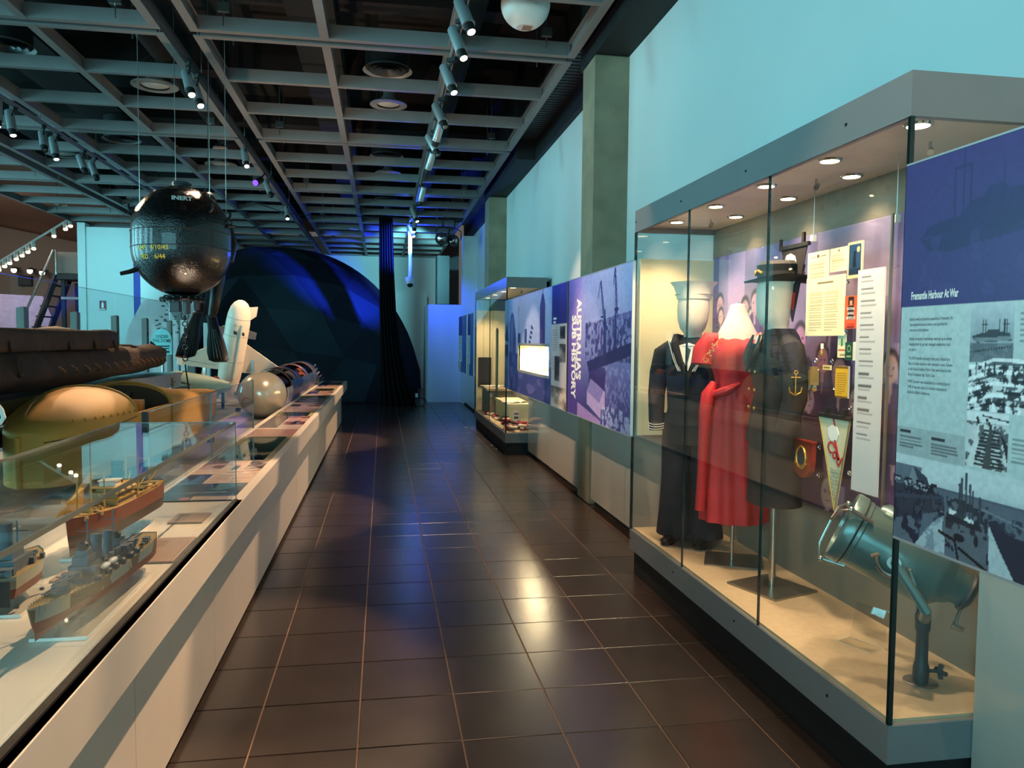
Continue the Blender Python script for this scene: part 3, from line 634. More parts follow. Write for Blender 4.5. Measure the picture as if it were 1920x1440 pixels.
vc = B(); vc.add([(-.055, -.112, 1.225), (.055, -.112, 1.225), (0, -.128, 1.05), (0, -.10, 1.24)], [[0, 2, 3], [2, 1, 3], [0, 3, 1]]); lp('shirt_front', vc, ivory, t)
for s in (-1, 1):
    c = B(); c.tube([(s*.02, -.125, 1.05), (s*.05, -.122, 1.14), (s*.09, -.09, 1.23), (s*.10, -.02, 1.268), (s*.09, .06, 1.26)], [.012, .022, .028, .03, .03], 8); lp('collar', c, navy, t)
    for k in range(3): lp('collar_stripe', B().tube([(s*(.035+.008*k), -.136, 1.07), (s*(.062+.010*k), -.133, 1.14), (s*(.10+.012*k), -.10, 1.24+.004*k), (s*(.105+.014*k), -.02, 1.298-.004*k)], .002, 5), ivory, t)
lp('neckerchief', B().tube([(-.03, -.13, 1.12), (0, -.135, 1.05), (.005, -.135, .96), (.0, -.13, .90)], [.014, .018, .014, .006], 8), blackcloth, t)
for k in range(2): lp('ribbon_bar', B().box(.06, .13, -.124, -.112, 1.135-.022*k, 1.148-.022*k), M['white'], t)
lp('cuff_stripe', B().torus((-.205, -.048, .715), (0, -.2, 1), .05, .0025, 16, 5).torus((-.205, -.046, .73), (0, -.2, 1), .05, .0025, 16, 5).torus((-.205, -.044, .745), (0, -.2, 1), .05, .0025, 16, 5), ivory, t)
hp = B(); loft(hp, [(0, -.01, 1.505, .101, .113), (0, -.01, 1.54, .107, .119), (0, -.012, 1.58, .120, .130), (0, -.012, 1.60, .136, .145), (0, -.012, 1.607, .142, .150), (0, -.012, 1.600, .120, .13), (0, -.01, 1.588, .06, .07)], 28)
cap = lp('sailor_cap', hp, ivory, t); lp('cap_seam', B().torus((0, -.01, 1.532), (0, 0, 1), .113, .0022, 28, 5), capm0, cap)
for s in (-1, 1):
    sh = B(); sh.ring([[(s*.10+x*w, y, z*h+.008) for (x, z) in ((-1, 0), (1, 0), (.95, .6), (.5, 1), (-.5, 1), (-.95, .6))] for (y, w, h) in ((.07, .034, .07), (.02, .038, .075), (-.05, .04, .055), (-.10, .042, .048), (-.145, .036, .042), (-.17, .018, .028))])
    lp('shoe', sh, M['blackgloss'], t)
# ---- red gown on a stand
t = manroot('red_evening_gown', (1.965, 4.09), math.radians(-25), 'long coral red evening gown on a headless dress form, between the two uniforms', 'gown')
lp('base_plate', B().box(-.15, .17, -.14, .15, 0, .007), plate, t); lp('pole', B().cyl((0, 0, .007), (0, 0, .5), .011, n=12), M['steel'], t)
nk = B(); loft(nk, [(0, 0, 1.24, .12, .085), (0, 0, 1.30, .105, .08), (0, .0, 1.36, .075, .062), (0, 0, 1.42, .05, .046), (0, 0, 1.455, .042, .04), (0, 0, 1.462, .02, .02)], 20); lp('neck_form', nk, manq, t)
lp('cap_pin', B().cyl((0, 0, 1.46), (0, 0, 1.475), .006), M['steel'], t)
gw = B(); loft(gw, [(.0, 0, .24, .185, .165), (0, 0, .30, .182, .162), (0, 0, .45, .172, .15), (0, 0, .65, .162, .135), (0, 0, .80, .152, .122), (0, 0, .90, .14, .112), (0, 0, .96, .12, .098)], 96, .055, 11)
lp('skirt', gw, red, t)
bo = B(); loft(bo, [(0, 0, .94, .122, .10), (0, 0, 1.0, .112, .09), (0, 0, 1.06, .12, .094), (0, -.008, 1.15, .15, .112), (0, -.006, 1.22, .15, .105), (0, 0, 1.26, .122, .085), (0, 0, 1.275, .10, .075)], 60, .03, 9)
for s in (-1, 1): bo.tube([(s*.09, 0, 1.27), (s*.15, -.0, 1.26), (s*.185, -.01, 1.20), (s*.19, -.02, 1.12)], [.03, .05, .058, .062], 14)
lp('bodice', bo, red, t)
lp('hip_drape', B().tube([(-.12, -.05, 1.02), (-.15, -.07, .95), (-.165, -.08, .86), (-.17, -.085, .72), (-.175, -.09, .5), (-.18, -.09, .30)], [.02, .04, .035, .03, .026, .03], 10).tube([(.02, -.11, 1.02), (-.05, -.12, .98), (-.13, -.075, .95)], [.012, .025, .02], 8), red, t)
sq = B()
r = random.Random(2)
for k in range(90):
    a = r.random(); s = r.choice((-1, 1)); x = s*(.10+.07*a)+r.uniform(-.015, .015); z = 1.27-.12*a+r.uniform(-.02, .02); y = -.09-.03*(1-abs(a-.5))
    sq.box(x-.0025, x+.0025, y-.003, y, z-.0025, z+.0025)
sq.m = None; lp('sequin_trim', sq, gold, t)
# ---- officer's jacket and skirt with brimmed hat
t = manroot('officer_mannequin', (1.95, 3.60), math.radians(-100), 'white mannequin in a black naval jacket and skirt with a wide brimmed black hat', 'mannequin')
lp('base_plate', B().at(Matrix.Rotation(math.radians(30), 4, 'Z')).box(-.16, .16, -.15, .15, 0, .01), plate, t); lp('pole', B().cyl((0, 0, .01), (0, 0, .48), .017, n=16), M['steel'], t)
bd = B(); loft(bd, [(0, 0, 1.10, .11, .08), (0, 0, 1.24, .09, .07), (0, 0, 1.29, .056, .054), (0, -.008, 1.315, .052, .054), (0, -.022, 1.335, .056, .07), (0, -.03, 1.375, .074, .082), (0, -.026, 1.45, .082, .090), (0, -.02, 1.51, .088, .094), (0, -.012, 1.57, .086, .092), (0, -.005, 1.62, .07, .075), (0, 0, 1.64, .01, .01)], 26); lp('body_form', bd, manq, t)
jk = B(); loft(jk, [(0, 0, .70, .175, .13), (0, 0, .80, .165, .122), (0, 0, .90, .148, .108), (0, 0, .98, .14, .10), (0, -.005, 1.08, .165, .122), (0, -.008, 1.16, .178, .125), (0, -.004, 1.23, .165, .112), (0, .005, 1.28, .12, .088), (0, .01, 1.315, .07, .065)], 30)
for s in (-1, 1): jk.tube([(s*.12, .0, 1.25), (s*.175, 0, 1.215), (s*.21, .01, 1.12), (s*.225, .01, .98), (s*.22, -.02, .86), (s*.20, -.05, .72)], [.045, .064, .06, .056, .05, .046], 12)
lp('jacket', jk, blackcloth, t)
sk = B(); loft(sk, [(0, 0, .44, .17, .13), (0, 0, .55, .168, .128), (0, 0, .70, .165, .125), (0, 0, .78, .158, .118)], 30, .012, 7); lp('skirt', sk, blackcloth, t)
lp('shirt_collar', B().add([(-.05, -.10, 1.27), (.05, -.10, 1.27), (0, -.142, 1.12), (0, -.09, 1.30)], [[0, 2, 3], [2, 1, 3], [0, 3, 1]]), ivory, t)
lp('tie', B().tube([(0, -.125, 1.24), (0, -.14, 1.18), (0, -.145, 1.12)], [.012, .014, .01], 8), blackcloth, t)
for s in (-1, 1): lp('lapel', B().add([(s*.055, -.105, 1.285), (s*.012, -.15, 1.10), (s*.075, -.148, 1.17), (s*.095, -.128, 1.22), (s*.055, -.115, 1.285), (s*.012, -.158, 1.10), (s*.075, -.156, 1.17), (s*.095, -.136, 1.22)], [[0, 1, 2, 3], [7, 6, 5, 4], [0, 4, 5, 1], [1, 5, 6, 2], [2, 6, 7, 3], [3, 7, 4, 0]]), blackcloth, t)
for s in (-1, 1):
    for k in range(3): lp('button', B().ell((s*.045, -.128, .92+.09*k), .009, .006, .009, 10, 6), gold, t)
# gold anchor badge and crown on the sleeve toward the viewer
ab = B(); sx = .284; 
def slv(y, z): return (sx, y, z)
ab.tube([slv(0, 1.03), slv(0, 1.12)], .003, 6).torus(slv(0, 1.128), (1, 0, 0), .008, .0025, 12, 5).tube([slv(-.022, 1.105), slv(.022, 1.105)], .0025, 6)
ab.tube([slv(-.03, 1.06), slv(-.025, 1.035), slv(0, 1.022), slv(.025, 1.035), slv(.03, 1.06)], .003, 6); 
ab2 = B()
for v in ab.v: ab2.v.append(Matrix.Translation((0, -.01, -.02)) @ v)
ab2.f = ab.f; ab2.sm = ab.sm; lp('anchor_badge', ab2, gold, t)
cb = B(); cb.box(.262, .288, .055, .095, 1.05, 1.12).box(.262, .288, .06, .09, 1.12, 1.135).cyl((.262, .075, 1.03), (.288, .075, 1.03), .010); lp('sleeve_badge', cb, mat('badge_brass', (140, 112, 60), .5), t)
hb_ = B(); n = 40; rings = []
for (rr, zz, w) in ((.098, 1.545, 0), (.14, 1.552, .35), (.172, 1.560, 1), (.177, 1.568, 1), (.14, 1.564, .35), (.10, 1.56, 0)):
    rings.append([(rr*math.cos(2*PI*i/n)*.92, rr*math.sin(2*PI*i/n), zz+w*(.014*math.cos(4*PI*i/n)-.006)) for i in range(n)])
hb_.ring(rings); loft(hb_, [(0, 0, 1.545, .098, .105), (0, 0, 1.60, .104, .112), (0, .0, 1.628, .108, .116), (0, 0, 1.648, .085, .094), (0, 0, 1.652, .02, .02)], 32)
ht = lp('tricorne_hat', hb_, blackcloth, t)
loftb = B(); loft(loftb, [(0, 0, 1.56, .104, .112), (0, 0, 1.595, .107, .115)], 32); lp('hat_ribbon', loftb, mat('ribbon_brown', (60, 44, 38), .5, var=.1), ht)
lp('hat_badge', B().tube([(-.05, -.108, 1.585), (-.02, -.118, 1.60), (.0, -.122, 1.582), (.02, -.118, 1.60), (.05, -.108, 1.585)], .007, 6), gold, ht)

# ---- clear sheet that carries the papers
XA = 2.0
sheet = thing('acrylic_sheet', (XA, 3.1, .775), 'clear hanging acrylic sheet carrying the papers and pennants in the near case', 'sheet')
build('pane', bx(XA, XA+.006, 2.77, 3.43, .775, 2.06), ACRYL, sheet)
for y in (2.80, 3.40):
    build('cable', B().cyl((XA+.003, y, 2.06), (XA+.003, y, 2.30), .0015, n=6), M['steel'], sheet); build('cable_grip', B().box(XA-.008, XA+.014, y-.01, y+.01, 2.03, 2.06), M['white'], sheet)
for (y, z) in ((3.31, 1.42), (3.33, 1.47), (3.20, 1.47), (3.17, 1.35), (3.10, 1.60), (3.16, 1.03), (3.28, .94), (3.04, .99), (3.05, 1.27), (3.10, 1.82), (2.99, 1.83), (3.28, 1.07)):
    build('clip', B().torus((XA-.006, y, z), (1, 0, 0), .009, .003, 12, 6), M['chrome'], sheet)
def flat(name, lb, cat, y0, y1, z0, z1, pic, th=.002, x=XA-.006, grp=None):
    t = thing(name, (x, (y0+y1)/2, z0), lb, cat, grp); build('sheet', bx(x-th, x, y0, y1, z0, z1), ivory, t)
    printed('print', pic, (x-th, y1, z0), (0, y0-y1, 0), (0, 0, z1-z0), PRINT, t); return t
PAP = (236, 222, 178)
def doc(n, w, h, seed, cols=1):
    p = Pic(w, h, PAP).grain(4, 4, .06, seed)
    for c in range(cols):
        a = .1+.8*c/cols; e = a+.8/cols-.05; p.textblock(a, e, .08, .74, n, (150, 128, 92), .7, seed+c)
    return p
p = doc(7, 36, 40, 1); p.rect(.45, .55, .80, .92, (90, 70, 60)); p.rect(.12, .4, .84, .86, (90, 70, 60)); p.rect(.6, .88, .84, .86, (90, 70, 60)); flat('invitation_card', 'cream card with a small crest and ruled heading, left of the two top cards', 'document', 3.245, 3.422, 1.825, 1.975, p)
p = doc(6, 30, 26, 2); p.rect(.46, .54, .82, .92, (90, 70, 60)); flat('printed_card', 'small cream printed card beside the framed night picture', 'document', 3.10, 3.235, 1.87, 1.975, p)
p = doc(26, 70, 64, 3, 2); p.rect(.3, .7, .88, .92, (120, 98, 70)); p.rect(.495, .505, 0, 1, (190, 172, 120), .7); p.rect(0, 1, .5, .51, (200, 184, 136), .7); flat('typed_sheet', 'large creased cream sheet typed in two columns', 'document', 3.105, 3.42, 1.585, 1.855, p, x=XA-.010)
p = Pic(30, 40, (216, 196, 140)); p.rect(.1, .9, .08, .94, (34, 60, 92)); p.poly([(.35, .3), (.4, .72), (.55, .76), (.6, .3)], (16, 24, 36)); p.disc(.72, .78, .1, .07, (224, 206, 120)); p.rect(.1, .9, .08, .28, (22, 40, 62)); flat('night_picture', 'small framed blue night picture with a yellow moon', 'picture', 2.99, 3.094, 1.83, 1.985, p, .006)
t = flat('orange_booklet', 'orange and black savings booklet below the night picture', 'booklet', 3.005, 3.094, 1.615, 1.755, Pic(40, 60, (226, 88, 44)).rect(.28, .72, .28, .98, (38, 22, 20)).rect(.4, .6, .72, .86, (236, 150, 100)).rect(.28, .72, .70, .72, (226, 88, 44)).rect(.2, .8, .0, .16, (206, 60, 30)).rect(.2, .8, .02, .06, (60, 24, 18)), .012)
build('page_block', bx(XA-.014, XA-.002, 2.985, 3.005, 1.615, 1.757), ivory, t)
for k, (s_, z) in enumerate((('NATIONAL', 1.695), ('SAVINGS', 1.675), ('CERTIFICATE', 1.655))): lettering('lettering', s_, .016, (XA-.018, 3.0495, z), U, V, M['white'], t, align='CENTER', bold=.02, sx=.72)
p = Pic(20, 30, (226, 214, 170)).rect(0, 1, .55, 1, (176, 196, 168)).rect(.4, .6, .5, .8, (60, 110, 70)).rect(.1, .9, .28, .36, (190, 80, 60)).rect(.3, .9, .1, .14, (150, 120, 90)); flat('rest_home_card', 'narrow pale green and cream card pinned above the green booklet', 'document', 3.092, 3.155, 1.488, 1.59, p)
t = flat('green_booklet', 'small dark green booklet with cream page edges', 'booklet', 3.03, 3.085, 1.478, 1.556, Pic(20, 26, (24, 72, 54)).disc(.5, .65, .25, .2, (150, 170, 110)).disc(.5, .65, .18, .14, (24, 72, 54)).rect(.2, .8, .2, .24, (170, 170, 110)), .01)
build('page_block', bx(XA-.012, XA-.002, 3.006, 3.03, 1.478, 1.558), ivory, t)
p = Pic(26, 44, (224, 168, 36)).rect(0, 1, .93, 1, (120, 84, 20)).rect(0, 1, 0, .05, (120, 84, 20)).textblock(.1, .9, .1, .8, 10, (120, 76, 20), .8, 4); flat('yellow_packet', 'mustard yellow printed packet hanging in the middle of the sheet', 'packet', 3.06, 3.155, 1.312, 1.452, p, .008)
p = Pic(16, 20, (236, 230, 214)).rect(.35, .65, .3, .6, (80, 74, 66)); flat('white_note', 'tiny white note with a dark stamp near the left edge of the sheet', 'document', 3.318, 3.384, 1.33, 1.388, p)
p = Pic(20, 8, (214, 186, 110)).rect(.15, .85, .35, .6, (120, 90, 50)); flat('brass_tag', 'narrow tan tag pinned beside the yellow packet', 'tag', 3.20, 3.265, 1.43, 1.452, p, .004)
t = thing('medal', (XA-.01, 3.28, 1.49), 'tiny cream ribbon medal pinned on the sheet', 'medal'); build('ribbon', bx(XA-.009, XA-.006, 3.27, 3.29, 1.525, 1.55), ivory, t); build('disc', B().ell((XA-.011, 3.28, 1.505), .004, .011, .017, 12, 8), gold, t)
# caption strip
p = Pic(40, 150, (206, 202, 202))
v = .97
for k in range(14):
    p.rect(.14, .14+.6*(.6+.4*((k*7) % 5)/5), v-.008, v, (84, 82, 84), .85); v -= .020
    for q in range(1+(k*3) % 3): p.rect(.14, .14+.66*(.7+.3*((k+q) % 3)/3), v-.007, v, (140, 136, 136), .8); v -= .014
    v -= .020
t = thing('caption_strip', (1.96, 2.88, .935), 'tall narrow grey caption strip hanging at the right of the papers', 'label')
build('board', bx(1.955, 1.96, 2.79, 2.965, .935, 1.855), M['white'], t); printed('print', p, (1.955, 2.965, .935), (0, -.175, 0), (0, 0, .92), PRINT, t); build('hanging_bar', B().box(1.962, 1.97, 2.765, 2.775, .9, 2.06), M['steel'], t)
# pennants
blk = mat('black_felt', (26, 18, 20), .9)
def pennant(name, lb, top, tip, m, pr, prn, th=.004, x=XA-.02):
    (y1, y0, z1), (yt, zt) = top, tip
    t = thing(name, (x, (y0+y1)/2, zt), lb, 'pennant'); cz = [(y1, z1), (y0, z1+.006), (yt-.004, zt), (yt+.004, zt)]
    build('cloth', B().prism([(c[0], c[1]) for c in cz], (x, 0, 0), (0, 1, 0), (0, 0, 1), (th, 0, 0)), m, t)
    build('top_bar', B().box(x-.006, x+.01, y0-.012, y1+.012, z1-.006, z1+.012), M['black'], t); return t
def pat(name, poly, m, t, x, lift=.002): return build(name, B().prism(poly, (x-lift, 0, 0), (0, 1, 0), (0, 0, 1), (lift, 0, 0)), m, t)
t = pennant('black_pennant', 'black felt pennant with cream patch and tricolour ribbon, top left of the papers', (3.655, 3.41, 2.02), (3.53, 1.655), blk, None, None)
xb_ = XA-.02
pat('cream_patch', [(3.625, 1.93), (3.60, 1.985), (3.56, 1.99), (3.52, 1.975), (3.50, 1.93), (3.515, 1.89), (3.505, 1.86), (3.53, 1.835), (3.55, 1.80), (3.59, 1.80), (3.58, 1.85), (3.60, 1.88)], ivory, t, xb_)
for k, (a, c, m_) in enumerate(((3.60, 3.57, M['dkgrey']), (3.57, 3.54, ivory), (3.54, 3.505, red))): pat('ribbon_stripe', [(a, 1.795), (c, 1.797), (c+.012, 1.72), (a-.008, 1.715)], m_, t, xb_)
build('hanger', B().box(xb_-.004, xb_+.008, 3.655, 3.67, 2.02, 2.07).box(xb_-.004, xb_+.008, 3.44, 3.46, 2.02, 2.08), blk, t)
pen = mat('aged_white_satin', (206, 198, 164), .55, var=.08, scale=20)
t = pennant('cod_pennant', 'aged white pennant lettered Cod in red with signatures', (3.262, 3.022, 1.222), (3.118, .80), pen, None, None)
build('piping', B().tube([(xb_-.002, 3.258, 1.215), (xb_-.002, 3.12, .81)], .003, 6).tube([(xb_-.002, 3.026, 1.22), (xb_-.002, 3.116, .81)], .003, 6), gold, t)
redink = mat('red_felt', (188, 36, 40), .7)
lettering('lettering', 'Cod', .075, (xb_, 3.20, 1.085), (0, -.80, -.60), (0, -.60, .80), redink, t, bold=.03, lift=.002)
pat('stem_stripe', [(3.155, 1.215), (3.143, 1.215), (3.132, 1.185), (3.140, 1.185)], redink, t, xb_); pat('white_patch', [(3.19, 1.17), (3.16, 1.188), (3.12, 1.18), (3.105, 1.15), (3.12, 1.12), (3.16, 1.115), (3.185, 1.135)], M['white'], t, xb_)
pat('red_stroke', [(3.14, 1.12), (3.128, 1.125), (3.095, 1.05), (3.10, 1.035), (3.112, 1.04)], redink, t, xb_)
sg = B(); r = random.Random(8)
for k in range(9):
    z = .99-.016*k; w = .05-.0028*k; pts = [(xb_-.0015, 3.125+w*(.8-1.6*i/7)+.004*r.random(), z+.006*r.uniform(-1, 1)) for i in range(8)]; sg.tube(pts, .0008, 4)
build('signatures', sg, M['dkgrey'], t)
build('peg', B().box(xb_-.008, xb_+.01, 3.19, 3.21, 1.23, 1.26).box(xb_-.008, xb_+.01, 3.055, 3.075, 1.235, 1.265), M['black'], t)
# shield plaque
wd = mat('red_stained_wood', (150, 46, 24), .35, var=.15, scale=20)
t = thing('shield_plaque', (XA-.03, 3.37, .915), 'red wooden shield plaque with a brass badge, left of the Cod pennant', 'plaque')
build('shield', B().prism([(3.455, 1.088), (3.285, 1.088), (3.285, 1.0), (3.295, .955), (3.33, .925), (3.37, .912), (3.41, .925), (3.445, .955), (3.455, 1.0)], (XA-.04, 0, 0), (0, 1, 0), (0, 0, 1), (.022, 0, 0)), wd, t)
build('top_ledge', bx(XA-.046, XA-.018, 3.278, 3.462, 1.086, 1.094), wd, t)
bg = build('badge', B().ell((XA-.042, 3.37, 1.01), .006, .038, .05, 18, 10), M['dkgrey'], t); build('badge_rim', B().at(Matrix.Translation((XA-.044, 3.37, 1.01)) @ Matrix.Diagonal((1, .78, 1, 1))).torus((0, 0, 0), (1, 0, 0), .052, .006, 24, 6), gold, bg)
build('badge_scroll', B().tube([(XA-.046, 3.415, .985), (XA-.05, 3.37, .962), (XA-.046, 3.325, .985)], .006, 6), gold, bg)

# ---- searchlight
teal = mat('teal_grey_enamel', (96, 120, 118), .28, metal=.45, var=.08, scale=10)
FT = Vector((1.955, 2.50, DK)); C = Vector((1.885, 2.585, .77)); D = Vector((-.735, .50, .42)).normalized()
t = thing('searchlight', FT, 'teal grey metal signal searchlight on a yoke post in the near corner', 'searchlight')
SV = D.cross(Vector((0, 0, 1))).normalized(); UP = SV.cross(D).normalized()
build('drum', B().lathe(C, D, [(-.20, .0), (-.20, .085), (-.165, .118), (-.15, .126), (.0, .128), (.13, .128), (.135, .132), (.15, .132)], 40), teal, t)
build('front_rim', B().lathe(C, D, [(.152, .133), (.156, .138), (.19, .140), (.198, .136), (.20, .12), (.185, .118)], 40), teal, t)
build('rim_joint', B().torus(C+D*.151, D, .131, .003, 40, 6), M['black'], t)
build('front_lens', B().lathe(C, D, [(.186, .119), (.192, .08), (.194, 0)], 32), M['chrome'], t)
gd = B()
for k in range(3):
    a = 2*PI*k/3+.4; e = SV*math.cos(a)+UP*math.sin(a); gd.tube([C+D*.17+e*.14, C+D*.21+e*.15, C+D*.235+e*.10, C+D*.24, ], .0045, 6)
    gd.cyl(C+D*.12+e*.135, C+D*.20+e*.152, .008, n=8); gd.ell(C+D*.205+e*.153, .012, .012, .012, 10, 6)
build('front_guard', gd, M['steel'], t)
build('vent_hood', B().lathe(C+UP*.10-D*.01, D, [(-.09, .0), (-.09, .045), (.0, .058), (.10, .056), (.12, .04), (.12, 0)], 18), teal, t)
build('side_bracket', B().torus(C-SV*.128+D*.0, SV, .055, .009, 20, 8, .3, PI+.3).cyl(C-SV*.12, C-SV*.155, .024, n=16).ell(C-SV*.157, .012, .012, .012, 10, 6).tube([C-SV*.135+D*.055, C-SV*.14+D*.075-UP*.02], .008, 6).tube([C-SV*.135-D*.055, C-SV*.14-D*.095-UP*.04], .008, 6), M['steel'], t)
build('rear_boss', B().lathe(C-D*.2, -D, [(0, .085), (.02, .075), (.035, .062), (.075, .060), (.09, .05), (.095, 0)], 28), teal, t)
hwl = B().torus(C-D*.27, D, .062, .011, 28, 8)
for k in range(6):
    a = PI*k/3; hwl.cyl(C-D*.27, C-D*.27+(SV*math.cos(a)+UP*math.sin(a))*.06, .006, n=6)
build('hand_wheel', hwl, M['dkgrey'], t)
build('crank_handle', B().tube([C-D*.28-UP*.05, C-D*.29-UP*.11, C-D*.30-UP*.13], .006, 6).cyl(C-D*.285-UP*.135, C-D*.325-UP*.13, .013, .010, 10), M['steel'], t)
PB = FT+Vector((0, 0, .25))
for s in (-1, 1):
    e = C+SV*s*.14; m1 = PB+SV*s*.14+Vector((0, 0, .06)); build('yoke_arm', B().tube([PB, PB+SV*s*.08+Vector((0, 0, .015)), m1, (m1+e)/2, e], [.022, .02, .018, .017, .02], 8), teal, t)
build('post', B().lathe(FT, (0, 0, 1), [(.006, .026), (.03, .028), (.06, .027), (.08, .022), (.19, .021), (.20, .026), (.25, .027), (.27, .02)], 20), M['dkgrey'], t)
build('post_foot', B().lathe(FT, (0, 0, 1), [(0, .06), (.004, .06), (.007, .054), (.008, .02)], 28), M['steel'], t)
sc = B(); sc.cyl(FT+Vector((.02, -.005, .045)), FT+Vector((.065, -.02, .045)), .007, n=8)
for k in range(4):
    a = PI*k/2; sc.cyl(FT+Vector((.06, -.02, .045)), FT+Vector((.066, -.022+.026*math.cos(a), .045+.026*math.sin(a))), .009, n=8)
build('clamp_knob', sc, M['dkgrey'], t)
# acrylic label stand
t = thing('acrylic_stand', (1.945, 2.85, DK), 'empty bent clear acrylic label stand on the deck by the searchlight', 'stand')
Rm = Matrix.Translation((1.945, 2.85, DK)) @ Matrix.Rotation(math.radians(24), 4, 'Z')
build('foot', B().at(Rm).box(-.05, .045, -.075, .075, 0, .004), ACRYL, t); build('back', B().at(Rm @ Matrix.Translation((.045, 0, .002)) @ Matrix.Rotation(math.radians(16), 4, 'Y')).box(-.004, 0, -.075, .075, 0, .15), ACRYL, t)
build('bright_edge', B().at(Rm).tube([(-.05, -.075, .003), (.045, -.075, .003), (.045, .075, .003), (-.05, .075, .003), (-.05, -.075, .003)], .0012, 4), M['white'], t)

# ================================================================== FAR SHOWCASE CONTENTS
t = thing('plinth_block', (1.95, 11.9, DK), 'cream display block with an arched leg, right side of the far case', 'plinth'); build('top', bx(1.78, 2.15, 10.95, 12.3, .60, .64), M['cream'], t); build('side', B().box(1.79, 2.15, 10.97, 11.0, .306, .60).box(1.79, 2.15, 12.25, 12.28, .306, .60).box(2.10, 2.15, 11, 12.25, .306, .6), M['cream'], t)
t = thing('plinth_block', (1.9, 13.2, DK), 'tan display block at the back of the far case', 'plinth'); build('top', bx(1.70, 2.15, 12.7, 13.7, .72, .76), M['casefl'], t); build('side', B().box(1.74, 2.15, 12.75, 13.65, .306, .72), M['casewall'], t)
def book(lb, x, y, z, s=1, rz=0):
    t = thing('open_book', (x, y, z), lb, 'book', rz=rz)
    for q in (-1, 1):
        build('page_block', B().ring([[(q*a*s, yy*s, zz*s) for (a, zz) in ((0, .004), (.05, .03), (.12, .028), (.19, .012), (.19, .003), (0, .003))] for yy in (-.13, .13)]), ivory, t, local=True)
    build('cover', B().box(-.2*s, .2*s, -.14*s, .14*s, 0, .004*s), navy, t, local=True); return t
book('open book tilted on the nearer display block in the far case', 1.93, 11.25, .642, .9, .6); book('open book on the back display block in the far case', 1.9, 13.1, .762, .9, .3)
t = thing('green_rod', (1.82, 12.9, DK), 'slim green upright rod standing in the far case', 'rod'); build('shaft', B().cyl((1.82, 12.4, .306), (1.82, 12.4, 1.72), .022, n=10), mat('dark_green_paint', (44, 84, 76), .5), t); build('tip', B().cyl((1.82, 12.4, 1.72), (1.82, 12.4, 1.76), .024, .008, n=10), M['black'], t)
t = thing('framed_portrait', (2.12, 11.0, 1.0), 'small dark framed print leaning at the back of the far case', 'picture'); build('frame', bx(2.13, 2.16, 10.7, 11.3, .95, 1.9), M['dkgrey'], t); build('print', bx(2.125, 2.13, 10.75, 11.25, 1.0, 1.5), mat('faded_print', (190, 176, 160), .6, var=.3, scale=6), t)
t = thing('name_plate', (1.9, 10.95, DK), 'cream card with dark lettering under the near display block of the far case', 'card'); build('card', bx(1.84, 1.92, 10.86, 10.87, .36, .55), M['white'], t); build('print_line', B().box(1.85, 1.91, 10.857, 10.86, .50, .52).box(1.85, 1.91, 10.857, 10.86, .44, .47).box(1.86, 1.90, 10.857, 10.86, .38, .40), M['dkgrey'], t)
fr = mat('red_petal', (170, 30, 34), .7); fwh = mat('cream_petal', (226, 200, 180), .8); fdk = mat('dark_petal', (66, 30, 36), .8)
r = random.Random(12)
for k in range(34):
    x = r.uniform(1.70, 2.1); y = r.uniform(10.42, 10.85); z = .306+max(0, .11*r.random()-.01); m_ = (fr, fwh, fdk, fr, fwh)[k % 5]; nm = ('red', 'cream', 'dark red', 'red', 'cream')[k % 5]
    if k >= 22: x = r.uniform(1.7, 1.95); y = r.uniform(11.0, 13.0); z = .31
    t = thing('paper_flower', (x, y, z), '%s artificial flower heaped at the %s of the far case' % (nm, 'near end' if k < 22 else 'front edge'), 'flower', '%s artificial flowers at the %s of the far case' % (nm, 'near end' if k < 22 else 'front edge'))
    b = B()
    for j in range(5):
        a = 2*PI*j/5+k; b.ell((.034*math.cos(a), .034*math.sin(a), .03+.008*math.sin(j)), .034, .034, .02, 8, 5)
    build('petals', b, m_, t, local=True); build('heart', B().ell((0, 0, .048), .016, .016, .012, 8, 5), fdk if m_ is not fdk else fwh, t, local=True)
for k, (y, rz) in enumerate(((12.2, .2), (12.6, .5), (13.3, -.2))):
    t = thing('paper_sheet', (1.78, y, DK), '%s of the loose cream papers along the front of the far case' % ('nearest', 'middle', 'farthest')[k], 'document', 'loose papers in the far case', rz); build('sheet', B().box(-.08, .08, -.12, .12, 0, .003), ivory, t, local=True); build('print_line', B().box(-.05, .05, -.08, .06, .003, .0035), mat('pale_ink', (176, 160, 140), .8), t, local=True)
# ================================================================== LEFT DISPLAY COUNTER
CT = .785
ct = thing('display_counter', (-.9, 7.6, 0), 'long low white display counter running down the left of the aisle', 'counter')
build('plinth', bx(-2.9, -.80, .2, 14.45, .002, .62), M['counter'], ct)
ys = [.2, 1.35, 2.49, 3.63, 4.77, 5.91, 7.05, 8.19, 9.33, 10.47, 11.61, 12.75, 13.6, 14.5]
for a, c in zip(ys[:-1], ys[1:]): build('front_panel', bx(-.80, -.755, a+.002, c-.002, .035, .64), M['counter'], ct)
build('kick', bx(-.80, -.78, .2, 14.48, .001, .035), M['black'], ct)
build('fascia', bx(-.70, -.652, .2, 14.47, .64, CT, bev=.002), M['counter'], ct)
build('fascia_soffit', bx(-.80, -.70, .2, 14.47, .64, .66), M['counter'], ct)
build('rear_ledge', bx(-1.10, -1.06, 3.79, 14.47, .64, CT+.004), M['counter'], ct)
build('deck', bx(-2.9, -1.10, .2, 14.45, .62, .66), M['grey'], ct)
olive = mat('olive_tray_lining', (124, 116, 84), .7, var=.03)
